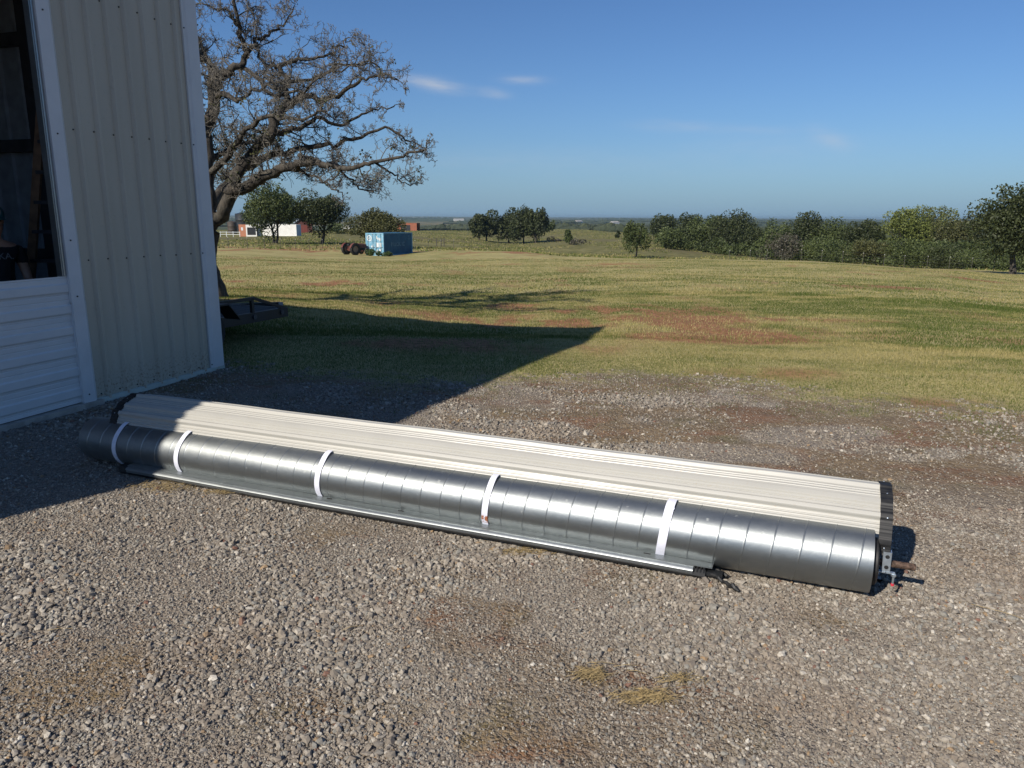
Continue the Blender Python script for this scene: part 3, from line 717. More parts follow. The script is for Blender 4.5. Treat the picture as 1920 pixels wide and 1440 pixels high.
def curtain_sheet(x0, x1, a0, a1, R=RR, dr=0.0, nx=40, edge=0.0):
    V = []; n = None
    for k in range(nx + 1):
        x = x0 + (x1 - x0) * k / nx
        ring = cur_ring(x, a0, a1, R, dr, wob=.0018 * math.sin(x * 3.1 + 1) + .0009 * math.sin(x * 9 + 2)); n = len(ring)
        V += ring
    i = np.arange(nx)[:, None] * n; j = np.arange(n - 1)[None]
    F = np.stack([i + j, i + n + j, i + n + j + 1, i + j + 1], -1).reshape(-1, 4)
    return np.array(V), F
ang0, ang1 = math.radians(-118), math.radians(163)
m_ = MB(); V, F = curtain_sheet(-2.385, 2.535, ang0, ang1); m_.add(V, F); m_.build('curtain', CURTAIN, roll_, smooth=32)
# inner coils, slightly tighter and shifted, seen at the ends
for q, (R, ds) in enumerate(((.205, -.012), (.188, .006))):
    m_ = MB(); V, F = curtain_sheet(-2.37 + ds, 2.51 + ds, math.radians(-150), math.radians(150), R - .005, 0, nx=10); m_.add(V, F); m_.build('curtain', CURTAIN, roll_, smooth=32)
# black edge strips follow the ribs, wrapped over the sheet edge
AMP = .45
for x0, x1 in ((-2.432, -2.372), (2.487, 2.541)):
    ang1s = ang1 if x0 < 0 else math.radians(186)
    m_ = MB(); V, F = curtain_sheet(x0, x1, ang0, ang1s, RR, .0115, nx=3); m_.add(V, F)
    V2, F2 = curtain_sheet(x0, x1, ang0, ang1s, RR, .004, nx=3); m_.add(V2, F2[:, ::-1])
    n = len(cur_ring(0, ang0, ang1s)); e0 = 0; e1 = 3 * n; N = len(V)
    for e in (e0, e1): m_.add(np.concatenate([V[e:e + n], V2[e:e + n]]), np.array([(i, i + 1, i + 1 + n, i + n) for i in range(n - 1)]))
    st_ = m_.build('edge_strip', BLACK, roll_, smooth=32)
    xr = (x0 + x1) / 2
    for i in range(6):
        a = math.radians(8 + i * 34); r = RR + cur_prof(a * RR) + .013
        m_ = MB(); m_.lathe([(.0035, -.001), (.0035, .0006), (.0001, .0018)], 8)
        o = m_.build('rivet', ZINC, st_); o.location = (xr + .004 * math.sin(i * 5), r * math.cos(a), r * math.sin(a)); o.rotation_euler = (-(math.pi / 2 - a) , 0, 0)
# inner dark disc: rolled layers behind, closes the coil end

# ------------------------------------------------------------------ guide track lying against the drum
gt = empty('door_guide_track', TP + np.array([0, 0, 0]), RZT, label='galvanised door guide track with black seal, lying in front of the steel tube', cat='guide track')
g0, g1 = -2.24, 1.68; z0 = .022
def extr(prof, x0, x1, seg=30, bow=0.0):
    n = len(prof); V = []
    for k in range(seg + 1):
        x = x0 + (x1 - x0) * k / seg; b = bow * math.sin(math.pi * (k / seg))
        V += [(x, y + b * .6, z + .002 * math.sin(x * 2.3)) for y, z in prof]
    i = np.arange(seg)[:, None] * n; j = np.arange(n)[None]; j2 = (j + 1) % n
    F = np.stack([i + j, i + n + j, i + n + j2, i + j2], -1).reshape(-1, 4)
    return V, [F, np.array([list(range(n))]), np.array([list(range(n))[::-1]]) + seg * n]
m_ = MB(); m_.add(*extr([(-.118, z0 + .046), (-.170, z0 + .042), (-.170, z0 + .0395), (-.118, z0 + .0435)], g0, g1)); fl = m_.build('flange', GALV2, gt)
m_ = MB(); m_.add(*extr([(-.160, z0 + .0385), (-.178, z0 + .0365), (-.190, z0 + .030), (-.196, z0 + .022), (-.186, z0 + .0205), (-.186, z0 + .020), (-.190, z0 + .018), (-.190, z0 + .004), (-.186, z0), (-.135, z0), (-.135, z0 + .003), (-.183, z0 + .004), (-.183, z0 + .033), (-.163, z0 + .039)], g0 + .01, g1 - .09)); m_.build('channel', GALV2, gt, smooth=25)
m_ = MB(); m_.add(*extr([(-.125, z0 + .04), (-.178, z0 + .03), (-.186, z0 - .003), (-.18, z0 - .016), (-.125, z0 - .016)], g0 - .07, g1 - .03)); m_.build('seal', BLACK, gt)
for x in (-1.9, -.6, -.1, .62, 1.35): 
    m_ = MB(); m_.obox((x, -.138, z0 + .0450), (1, 0, 0), (0, 1, 0), (0, 0, 1), .018, .004, .0012); m_.build('slot', BLACK, fl)
m_ = MB()
for q in range(4): m_.obox((g1 - .085 + q * .016, -.160, z0 + .022), (1, 0, 0), (0, 1, 0), (0, 0, 1), .004, .022, .018)
m_.obox((g1 - .02, -.150, z0 + .008), (1, 0, 0), (0, 1, 0), (0, 0, 1), .07, .02, .010); m_.build('end_bracket', DARK, gt)
rs = random.Random(5); pts = [(g1 - .02, -.16, .02)]
for q in range(9): pts.append((pts[-1][0] + .018 + rs.uniform(-.006, .006), pts[-1][1] - .012 + rs.uniform(-.006, .006), .022 + rs.uniform(-.008, .01)))
m_ = MB(); m_.tube(pts, [.009] * 6 + [.012, .013, .011, .006], 7); m_.build('seal_end', BLACK, gt)
pts = [(g1 - .03, -.12, .03), (g1 + .02, -.11, .028), (g1 + .05, -.12, .022), (g1 + .07, -.13, .015)]
m_ = MB(); m_.tube(pts, .011, 7); m_.build('seal_end', BLACK, gt)

# ------------------------------------------------------------------ gravel stones (real geometry)
ph = (1 + 5 ** .5) / 2
ICO = np.array([(-1, ph, 0), (1, ph, 0), (-1, -ph, 0), (1, -ph, 0), (0, -1, ph), (0, 1, ph), (0, -1, -ph), (0, 1, -ph), (ph, 0, -1), (ph, 0, 1), (-ph, 0, -1), (-ph, 0, 1)]) / math.hypot(1, ph)
ICOF = np.array([(0, 11, 5), (0, 5, 1), (0, 1, 7), (0, 7, 10), (0, 10, 11), (1, 5, 9), (5, 11, 4), (11, 10, 2), (10, 7, 6), (7, 1, 8), (3, 9, 4), (3, 4, 2), (3, 2, 6), (3, 6, 8), (3, 8, 9), (4, 9, 5), (2, 4, 11), (6, 2, 10), (8, 6, 7), (9, 8, 1)])
OCT = np.array([(1, 0, 0), (-1, 0, 0), (0, 1, 0), (0, -1, 0), (0, 0, 1), (0, 0, -1)], float)
OCTF = np.array([(0, 2, 4), (2, 1, 4), (1, 3, 4), (3, 0, 4), (2, 0, 5), (1, 2, 5), (3, 1, 5), (0, 3, 5)])
def rand_rot(n):
    q = rng.normal(size=(n, 4)); q /= np.linalg.norm(q, axis=1)[:, None]; a, b, c, d = q.T
    return np.stack([1 - 2 * (c * c + d * d), 2 * (b * c - a * d), 2 * (b * d + a * c), 2 * (b * c + a * d), 1 - 2 * (b * b + d * d), 2 * (c * d - a * b), 2 * (b * d - a * c), 2 * (c * d + a * b), 1 - 2 * (b * b + c * c)], -1).reshape(-1, 3, 3)
def scatter_view(n, d0, d1, x0=-60, x1=1980, pw=1.0):
    a = rng.uniform(az_of(x0), az_of(x1), n); D = (rng.uniform(d0 ** pw, d1 ** pw, n)) ** (1 / pw)
    return D * np.sin(a), D * np.cos(a)
def in_building(X, Y, pad=.0):
    P = np.stack([X - A0[0], Y - A0[1]], -1); sx_ = P @ dW[:2]; ny = P @ nW[:2]
    return (ny < pad) & (sx_ < XR + .05)
def stones(n, d0, d1, base, faces, r_mu, r_sig, rmax, pw=2.0, keepfn=None):
    wd = 480 if d0 < 3 else (260 if d0 < 5 else 90)
    X, Y = scatter_view(n, d0, d1, -wd, 1920 + wd, pw=pw); g, so_, rd = masks(X, Y)
    k = (rng.random(n) > g * 1.15) & (rng.random(n) > so_ * .62) & ~in_building(X, Y, .03)
    X, Y = X[k], Y[k]; so_ = so_[k]; n = len(X)
    r = np.clip(np.exp(rng.normal(math.log(r_mu * .9), r_sig, n)), .002, rmax) * (1 - .25 * so_) * (.68 + .6 * sst(.32, .66, fbm(X * 1.25 + 4, Y * 1.25 + 6, 4)))
    S = rng.uniform(.7, 1.25, (n, 1, 3)); S[:, :, 2] *= .75
    B = base[None] * (1 + rng.uniform(-.42, .25, (n, len(base), 1))) * S
    R = rand_rot(n); B = np.einsum('nij,nkj->nki', R, B); B[:, :, 2] *= .8
    V = B * r[:, None, None]; V[:, :, 0] += X[:, None]; V[:, :, 1] += Y[:, None]; V[:, :, 2] += (H(X, Y) + r * .28)[:, None]
    F = (faces[None] + (np.arange(n) * len(base))[:, None, None]).reshape(-1, 3)
    return V.reshape(-1, 3), F, np.repeat(rng.random(n), len(base))
s = NT('gravel stone'); a = s.attr('rnd'); 
cr = s.n('ValToRGB'); s.t.links.new(a, cr.inputs[0]); el = cr.color_ramp.elements
cr.color_ramp.interpolation = 'CONSTANT'
cols = [(0, (0.235, 0.206, 0.165)), (0.12, (0.294, 0.261, 0.212)), (0.26, (0.191, 0.164, 0.131)), (0.38, (0.376, 0.339, 0.278)), (0.5, (0.267, 0.23, 0.182)), (0.62, (0.256, 0.247, 0.215)), (0.74, (0.327, 0.294, 0.244)), (0.84, (0.169, 0.148, 0.123)), (0.9, (0.468, 0.427, 0.356)), (0.955, (0.316, 0.214, 0.117)), (0.975, (0.566, 0.53, 0.456)), (0.99, (0.185, 0.088, 0.059))]
el[0].position = 0; el[0].color = (*cols[0][1], 1); el[1].position = cols[1][0]; el[1].color = (*cols[1][1], 1)
for p_, c_ in cols[2:]: e = el.new(p_); e.color = (*c_, 1)
v = s.coords('Pos'); nn = s.noise(160, 3, v); nl = s.noise(1.3, 3, v)
c = s.mix(s.ramp(nn, .3, .7), cr.outputs[0], s.mix(.5, cr.outputs[0], (.16, .135, .115)))
c = s.mix(s.math('MULTIPLY', s.ramp(nl, .5, .7), .35), c, (.22, .16, .11))
s.set(Base__Color=c, Roughness=.88); s.b.inputs['Specular IOR Level'].default_value = .3; s.bump(nn, .4, .002); STONE = s.m
m_ = MB()
for args in [(56000, 1.6, 3.2, ICO, ICOF, .0078, .40, .020), (800, 1.6, 4.2, ICO, ICOF, .0135, .22, .021), (74000, 3.2, 5.2, ICO, ICOF, .0085, .38, .022), (90000, 5.2, 9.6, OCT, OCTF, .0115, .38, .028),
             (110000, 1.6, 3.4, OCT, OCTF, .0042, .3, .009), (60000, 3.4, 5.4, OCT, OCTF, .0055, .3, .010)]:
    V, F, a = stones(*args); m_.add(V, [F], 0); m_.A[-1] = a
tag(m_.build('gravel', STONE, attr='rnd'), 'crushed grey-brown limestone gravel covering the yard', 'gravel', kind='stuff')

# ------------------------------------------------------------------ lawn blades
def blades(n, d0, d1, h0, h1, wd, pw=1.2, dense=1.0, x0=-60, x1=1980, lean=.6, cond=None, curve=False):
    X, Y = scatter_view(n, d0, d1, x0, x1, pw); g, so_, rd = masks(X, Y)
    e_ = Y - edgeY(X); g = np.clip(g + .22 * np.exp(-((e_ + .5) / .9) ** 2) * sst(.4, .6, fbm(X * 2.2 + 8, Y * 2.2, 3)), 0, 1); k = (rng.random(n) < g * (1 - .8 * rd)) & ~in_building(X, Y, .02)
    if cond is not None: k &= cond(X, Y)
    X, Y = X[k], Y[k]; n = len(X); Z = H(X, Y)
    h = rng.uniform(h0, h1, n) * (.6 + .8 * fbm(X * .8, Y * .8, 3)); a = rng.uniform(0, 2 * np.pi, n); ln = rng.uniform(0, lean, n) * h; b = rng.uniform(0, 2 * np.pi, n)
    wx, wy = np.cos(a) * wd * .5, np.sin(a) * wd * .5
    V = np.stack([np.stack([X - wx, Y - wy, Z - .005], -1), np.stack([X + wx, Y + wy, Z - .005], -1), np.stack([X + ln * np.cos(b), Y + ln * np.sin(b), Z + h], -1)], 1)
    F = np.arange(3 * n).reshape(-1, 3)
    k1 = fbm(X * .35 + 3, Y * .5, 4) * .45 + fbm(X * .09, Y * .2 + 5, 3) * .35 + fbm(X * 1.3, Y * 2.8, 3) * .4
    tone = np.clip(.02 + sst(.46, .74, k1) * .85 * (.45 + .55 * sst(.3, 3.5, Y - edgeY(X))) * (1 - .6 * sst(1.5, -1.5, X) * sst(16, 12, Y)) + rng.normal(0, .22, n), 0, 1)  # tone also lowered by the building: its shadow painted into the blade colour
    return V.reshape(-1, 3), F, np.repeat(tone, 3)
s = NT('grass'); a = s.attr('rnd')
cr = s.n('ValToRGB'); s.t.links.new(a, cr.inputs[0]); el = cr.color_ramp.elements
el[0].color = (.070, .102, .020, 1); el[1].position = 1; el[1].color = (.46, .385, .18, 1)
for p_, c_ in ((.3, (.130, .162, .038)), (.55, (.23, .215, .072)), (.8, (.33, .285, .115))): e = el.new(p_); e.color = (*c_, 1)
tr = s.n('BsdfTranslucent'); s.t.links.new(cr.outputs[0], tr.inputs[0]); mxs = s.n('MixShader'); mxs.inputs[0].default_value = .3
s.set(Base__Color=cr.outputs[0], Roughness=.7); s.b.inputs['Specular IOR Level'].default_value = .2
s.t.links.new(s.b.outputs[0], mxs.inputs[1]); s.t.links.new(tr.outputs[0], mxs.inputs[2]); s.t.links.new(mxs.outputs[0], s.out.inputs[0]); GRASS = s.m
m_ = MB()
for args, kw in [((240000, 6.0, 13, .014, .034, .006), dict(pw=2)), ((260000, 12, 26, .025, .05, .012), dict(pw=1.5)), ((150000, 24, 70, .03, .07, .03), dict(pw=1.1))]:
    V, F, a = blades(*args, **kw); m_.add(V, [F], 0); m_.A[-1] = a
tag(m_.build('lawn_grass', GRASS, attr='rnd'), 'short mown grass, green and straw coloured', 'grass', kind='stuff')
m_ = MB()
def pasture(X, Y): D = np.hypot(X, Y); return fbm(X / 14, Y / 22, 3) > .42
V, F, a = blades(110000, 96, 400, .08, .28, .22, pw=1.0, lean=.9, cond=pasture); m_.add(V, [F], 0); m_.A[-1] = np.clip(a * .8 + .1, 0, 1)
tag(m_.build('pasture_grass', GRASS, attr='rnd'), 'rough uncut pasture grass beyond the mown field', 'grass', kind='stuff')

# straw bits on the gravel
STRAW = simple('straw', (.29, .215, .10), .75, var=.4, scale=60, kind='Pos')
def straw(px, py, rx, ry, n, label, lenr=(.03, .09), az=0.0):
    g = atZ(px, py); m_ = MB(); r_ = np.random.default_rng(int(px))
    V = []; F = []
    for i in range(n):
        u, v_ = r_.normal(0, .62, 2); x = u * rx; y = v_ * ry; a = az + r_.normal(0, .9); L = r_.uniform(*lenr); dz = r_.uniform(-.006, .012)
        z = Hs(g[0] + x, g[1] + y) - g[2] + r_.uniform(.006, .017)
        x -= math.cos(a) * L * .5; y -= math.sin(a) * L * .5
        p = np.array([[x, y, z], [x + math.cos(a) * L * .5, y + math.sin(a) * L * .5, z + .006 + dz * .5], [x + math.cos(a + .3) * L, y + math.sin(a + .3) * L, z + dz]])
        m_.tube(p, [.0012, .0013, .0008], 3, cap=False)
    o = m_.build('straw_clump', STRAW, loc=tuple(g)); tag(o, label, 'straw', 'bits of dry straw on the gravel')
straw(1108, 1272, .05, .035, 120, 'small yellow straw clump lying apart, left of the larger straw clump on the gravel')
straw(1212, 1312, .085, .032, 170, 'larger flat yellow straw clump on the open gravel, at the bottom')
straw(1280, 1280, .07, .02, 50, 'sparse wisp of straw right of and behind the two yellow clumps')
straw(312, 914, .20, .10, 300, 'wide golden straw patch beside the left end of the guide track', (.02, .05))
straw(420, 926, .12, .035, 110, 'narrow straw patch touching the guide track, right of the wide golden patch', (.02, .05))
straw(985, 1038, .12, .035, 150, 'brown straw patch in front of the guide track below the stained strap', (.02, .06))
for px, py, L, a, lab in [(1150, 1258, .10, .1, 'pale straw stem pointing right from the small yellow straw clump'), (1100, 1251, .12, -.05, 'straw stem just behind the small yellow straw clump'), (1820, 1140, .26, -.7, 'longest straw stem, by the shadow right of the rusty axle'), (1175, 1265, .08, -.3, 'short straw stem between the two yellow straw clumps'), (640, 1190, .09, .5, 'short straw stem lying alone on open gravel left of centre'), (90, 1190, .1, .2, 'short straw stem on the gravel near the left edge')]:
    g = atZ(px, py); m_ = MB(); m_.tube([(0, 0, .02), (math.cos(a) * L * .5, math.sin(a) * L * .5, .026), (math.cos(a) * L, math.sin(a) * L, .018)], [.0014, .0014, .0008], 4)
    tag(m_.build('dry_stem', STRAW, loc=tuple(g)), lab, 'straw', 'single dry straw stems on the gravel')

# ------------------------------------------------------------------ trees
s = NT('bark'); v = s.coords('Object', (1, 1, .25)); nn = s.noise(14, 6, v, .7); n2 = s.noise(3, 4, s.coords('Object'))
c = s.mix(s.ramp(nn, .35, .65), (.016, .013, .010), (.075, .064, .050)); c = s.mix(s.math('MULTIPLY', s.ramp(n2, .5, .7), .3), c, (.12, .115, .09))
s.set(Base__Color=c, Roughness=.9); s.bump(nn, 1.0, .03); BARK = s.m
s = NT('twig bark'); a = s.attr('rnd'); c = s.mix(a, (.045, .040, .033), (.17, .155, .128)); s.set(Base__Color=c, Roughness=.9); TWIG = s.m
def leafmat(name, c0, c1, trans=.25):
    s = NT(name); a = s.attr('rnd'); c = s.mix(a, c0, c1)
    tr = s.n('BsdfTranslucent'); s.t.links.new(c, tr.inputs[0]); mxs = s.n('MixShader'); mxs.inputs[0].default_value = trans
    s.set(Base__Color=c, Roughness=.55); s.b.inputs['Specular IOR Level'].default_value = .35
    s.t.links.new(s.b.outputs[0], mxs.inputs[1]); s.t.links.new(tr.outputs[0], mxs.inputs[2]); s.t.links.new(mxs.outputs[0], s.out.inputs[0]); return s.m
LEAF = {'dark': leafmat('dark leaf', (.024, .034, .012), (.080, .096, .034)), 'mid': leafmat('mid leaf', (.038, .054, .017), (.120, .148, .046)),
        'olive': leafmat('olive leaf', (.045, .052, .018), (.125, .125, .045)), 'yellow': leafmat('yellow green leaf', (.085, .11, .025), (.21, .235, .060)),
        'grey': leafmat('grey leaf', (.045, .042, .030), (.115, .105, .075)), 'weed': leafmat('weed leaf', (.03, .055, .015), (.09, .14, .04))}
def leaf_cloud(C, s_, seed_tone=None):
    n = len(C); R = rand_rot(n); q = np.array([(-.5, -.35, 0), (.5, -.35, 0), (.5, .35, .12), (-.5, .35, -.08)])
    L = s_ * rng.uniform(.6, 1.3, n)
    V = np.einsum('nij,kj->nki', R, q) * L[:, None, None] + C[:, None]
    return V.reshape(-1, 3), np.arange(4 * n).reshape(-1, 4), np.repeat(np.clip(rng.beta(1.6, 2.0, n) if seed_tone is None else seed_tone, 0, 1), 4)
def crown(w, h, zb, lobes, per, leaf, asym=0.0, flat=.9, rlobe=.30, hollow=.55):
    """lobed crown: leaf cards gathered on the shells of many uneven lobes"""
    C = []; T = []
    for i in range(lobes):
        d = rng.normal(size=3); d /= np.linalg.norm(d); d[2] = abs(d[2]) * 1.0 - .35 if rng.random() < .8 else d[2]
        rr = rng.uniform(.30, .80) if i % 6 else rng.uniform(.78, .95); c = np.array([d[0] * w * .5 * rr, d[1] * w * .5 * rr, zb + h * .5 + d[2] * h * .5 * rr])
        r = rlobe * (rng.uniform(.7, 1.35) if i % 6 else rng.uniform(.35, .6)) * min(w, h * 1.5) * .5 * 1.3; n = int(per * (r / (rlobe * w * .6)) ** 2)
        p = rng.normal(size=(n, 3)); p /= np.linalg.norm(p, axis=1)[:, None]; p *= (rng.uniform(hollow, 1.0, n) ** .7)[:, None] * r * np.array([1, 1, flat])
        p *= (1 + .25 * (vnoise(p[:, 0] / r * 2.5 + i * 7, p[:, 2] / r * 2.5 + p[:, 1] / r) - .5))[:, None]
        C.append(c + p); T.append(np.clip(rng.beta(1.6, 2.0, n) + rng.uniform(-.15, .15), 0, 1))
    C = np.concatenate(C); T = np.concatenate(T)
    for ax, lo, hi in ((0, -w / 2, w / 2), (1, -w / 2, w / 2), (2, zb, zb + h)):
        a, b = np.percentile(C[:, ax], (.7, 99.3)); C[:, ax] = lo + (C[:, ax] - a) / (b - a) * (hi - lo)
    return C, T
def tree(name, px, D, w, h, zb, kind, label, cat='tree', group=None, lobes=26, per=170, leaf=None, trunk=True, lean=0.0, off=(0, 0), stems=1, seed=None, rl=.30):
    b = base_at(px, D); t = empty(name, b, 0, label=label, cat=cat, group=group)
    leaf = leaf or max(.10, D * .0017); per = int(per * 1.8)
    if trunk:
        m_ = MB()
        for q in range(stems):
            x0 = (q - (stems - 1) / 2) * w * .05; r0 = w * .035 / (stems ** .5)
            top = np.array([x0 * 3 + lean * w, 0, zb + h * .45]); mid = np.array([x0 * 1.5 + lean * w * .35, .05 * w, zb * .8])
            m_.tube([(x0, 0, -.3), (x0, 0, zb * .2), mid, (mid + top) / 2, top], [r0 * 1.5, r0 * 1.05, r0 * .85, r0 * .6, r0 * .3], 8)
            for i in range(7):
                a = rng.uniform(0, 2 * np.pi); e = np.array([math.cos(a) * w * .36, math.sin(a) * w * .36, zb + h * rng.uniform(.2, .7)]); st0 = mid + (top - mid) * rng.uniform(0, .6)
                m_.tube([st0, (st0 + e) / 2 + np.array([0, 0, h * .06]), e], [r0 * .45, r0 * .3, r0 * .1], 5)
        m_.build('trunk', BARK, t, smooth=60)
    C, T = crown(w, h, zb, lobes, per, leaf, rlobe=rl); C[:, 0] += off[0]
    V, F, a = leaf_cloud(C, leaf, T); m_ = MB(); m_.add(V, [F], 0); m_.A[-1] = a; m_.build('crown', LEAF[kind], t, attr='rnd')
    return t
def T(name, px, D, pxw, ytop, ybase, kind, label, zbf=.22, **k):
    """size from pixels: width, top and base rows"""
    q_ = 1.0 if px > 1900 else (1.09 if px > 1240 else 1.03)
    h = (ybase - ytop) / F_PX * D * q_; w_ = pxw / F_PX * D * q_; zb = h * zbf
    return tree(name, px, D, w_, h - zb, zb, kind, label, **k)
# left side
T('oak_tree', 513, 115, 96, 350, 451, 'mid', 'broad oak with a double trunk beyond the wire fence, left of the dark oak', .13, lobes=34, per=230, stems=2)
T('oak_tree', 602, 117, 86, 362, 450, 'dark', 'dark oak with a bare slanting trunk between the double-trunked oak and the tractor', .22, lobes=30, per=210, lean=.08)
T('oak_tree', 704, 112, 98, 381, 447, 'olive', 'rounded olive-green oak directly behind the blue shipping container', .12, lobes=32, per=230)
T('bush', 626, 205, 42, 416, 436, 'mid', 'low green bush on the pasture, behind the foot of the dark slanting oak', .0, cat='bush', lobes=12, per=70, trunk=False)
T('bush', 668, 195, 30, 424, 436, 'mid', 'small green bush near the left foot of the rounded oak, behind the container', .0, cat='bush', lobes=8, per=60, trunk=False)
# clump in the pasture
g_ = 'oaks of the clump in the pasture'
T('oak_tree', 912, 219, 44, 403, 456, 'dark', 'shorter oak at the left end of the tight clump in the middle pasture', .15, group=g_, lobes=18, per=120)
T('oak_tree', 898, 214, 34, 410, 455, 'dark', 'low leaning oak at the outermost left edge of the middle pasture clump', .15, group=g_, lobes=14, per=100)
T('oak_tree', 954, 221, 50, 399, 457, 'dark', 'tall oak just right of the notch in the middle pasture clump', .14, group=g_, lobes=22, per=140)
T('oak_tree', 982, 217, 52, 396, 457, 'dark', 'tallest oak in the centre of the middle pasture clump', .12, group=g_, lobes=22, per=140)
T('oak_tree', 1005, 214, 42, 398, 457, 'dark', 'oak closing the right end of the middle pasture clump', .12, group=g_, lobes=20, per=130)
T('oak_tree', 1031, 300, 18, 410, 434, 'mid', 'small distant tree peeking out just right of the middle pasture clump', .1, lobes=9, per=60)
T('shrub', 1069, 190, 17, 427, 452, 'mid', 'small upright green tree in the pasture beside the low brown bush', .08, cat='tree', lobes=9, per=70)
T('bush', 1090, 186, 36, 442, 453, 'grey', 'low brown bush in the pasture to the right of the small upright tree', .0, cat='bush', lobes=10, per=60, trunk=False)
T('bush', 1040, 214, 26, 447, 456, 'grey', 'heap of grey brush right beside the middle pasture clump', .0, cat='bush', lobes=8, per=50, trunk=False)
T('shrub', 1159, 240, 9, 430, 441, 'dark', 'tiny dark tree far out in the pasture, left of the sapling', .0, cat='tree', lobes=5, per=40)
T('sapling', 1196, 112, 46, 418, 480, 'mid', 'slender young tree standing alone on the pasture edge, left of the woods', .22, lobes=16, per=110, lean=.06)
# woods to the right
g_ = 'trees along the right-hand treeline'
T('oak_tree', 1249, 232, 52, 403, 444, 'dark', 'round dark oak standing apart at the left start of the right-hand treeline', .12, group=g_, lobes=20, per=130)
T('oak_tree', 1296, 185, 50, 402, 458, 'dark', 'dark oak second from the left in the right-hand treeline', .1, group=g_, lobes=20, per=130)
T('oak_tree', 1262, 165, 44, 428, 463, 'mid', 'low rounded green tree in front of the first two treeline oaks', .0, group=g_, lobes=16, per=120, trunk=False)
T('oak_tree', 1330, 170, 62, 405, 464, 'mid', 'broad green oak between the second oak and the highest left oak of the treeline', .08, group=g_, lobes=22, per=140)
T('oak_tree', 1376, 160, 72, 400, 468, 'dark', 'highest dark oak of the left half of the treeline', .08, group=g_, lobes=26, per=160)
T('oak_tree', 1424, 150, 54, 424, 474, 'dark', 'green tree sloping down right of the highest left treeline oak', .05, group=g_, lobes=18, per=130)
T('oak_tree', 1463, 140, 60, 420, 480, 'mid', 'mid-green tree behind the grey dead bush', .05, group=g_, lobes=20, per=140)
T('oak_tree', 1512, 130, 74, 408, 486, 'dark', 'dark tree whose top just breaks the horizon in the middle of the treeline', .05, group=g_, lobes=26, per=160)
T('oak_tree', 1568, 125, 66, 416, 486, 'mid', 'green tree right of the horizon-breaking dark tree', .05, group=g_, lobes=22, per=150)
T('oak_tree', 1625, 120, 76, 420, 490, 'dark', 'dark green tree left of the bright yellow-green one', .05, group=g_, lobes=24, per=160)
T('cottonwood_tree', 1700, 118, 76, 396, 490, 'yellow', 'bright yellow-green tree standing out of the dark treeline', .1, group=g_, lobes=26, per=160)
T('oak_tree', 1742, 122, 56, 400, 492, 'olive', 'olive tree squeezed between the bright yellow-green tree and the second pale crown', .1, group=g_, lobes=22, per=150)
T('cottonwood_tree', 1766, 128, 50, 396, 492, 'yellow', 'second, smaller pale green crown right of the bright yellow-green tree', .25, group=g_, lobes=16, per=130)
T('oak_tree', 1800, 112, 80, 408, 497, 'olive', 'olive tree leaning against the left side of the big dark oak', .08, group=g_, lobes=26, per=160)
T('oak_tree', 1915, 60.5, 156, 357, 516, 'dark', 'biggest dark oak at the right edge of the picture with a bare pale trunk', .24, lobes=70, per=120, leaf=.15, rl=.22)
g_ = 'bushes at the foot of the right-hand treeline'
T('bush', 1471, 92, 78, 444, 489, 'grey', 'grey half-dead twiggy bush at the field edge', .0, cat='bush', group=g_, lobes=18, per=80, trunk=False)
T('bush', 1556, 90, 92, 448, 491, 'mid', 'bright green rounded bush right of the grey twiggy bush', .0, cat='bush', group=g_, lobes=22, per=150, trunk=False)
T('bush', 1640, 88, 90, 452, 494, 'olive', 'olive bush below the left side of the bright yellow-green tree', .0, cat='bush', group=g_, lobes=22, per=150, trunk=False)
T('bush', 1722, 84, 92, 450, 498, 'mid', 'green bush below the gap between the two pale crowns', .0, cat='bush', group=g_, lobes=22, per=150, trunk=False)
T('bush', 1790, 80, 70, 462, 502, 'dark', 'dark bush left of the low spreading green bush', .0, cat='bush', group=g_, lobes=18, per=140, trunk=False)
T('bush', 1858, 72, 120, 470, 506, 'mid', 'low spreading green bush under the biggest dark oak', .0, cat='bush', group=g_, lobes=24, per=170, trunk=False)
# undergrowth filling the wood
def undergrowth():
    C = []; T_ = []
    for i in range(210):
        px = rng.uniform(1235, 2000); D = np.interp(px, [1235, 1400, 1550, 1750, 1920], [178, 138, 105, 92, 84]) * rng.uniform(1.0, 1.35)
        b = base_at(px, D); r = rng.uniform(1.0, 2.3); n = 420
        p = rng.normal(size=(n, 3)); p /= np.linalg.norm(p, axis=1)[:, None]; p *= (rng.uniform(.6, 1, n))[:, None] * r
        C.append(b + np.array([0, 0, r * .75]) + p); T_.append(np.clip(rng.beta(1.6, 2, n) * rng.uniform(.3, 1.2), 0, 1))
    V, F, a = leaf_cloud(np.concatenate(C), .30, np.concatenate(T_)); m_ = MB(); m_.add(V, [F], 0); m_.A[-1] = a
    tag(m_.build('undergrowth', LEAF['mid'], attr='rnd'), 'dense undergrowth filling the right-hand wood', 'undergrowth', kind='stuff')
undergrowth()

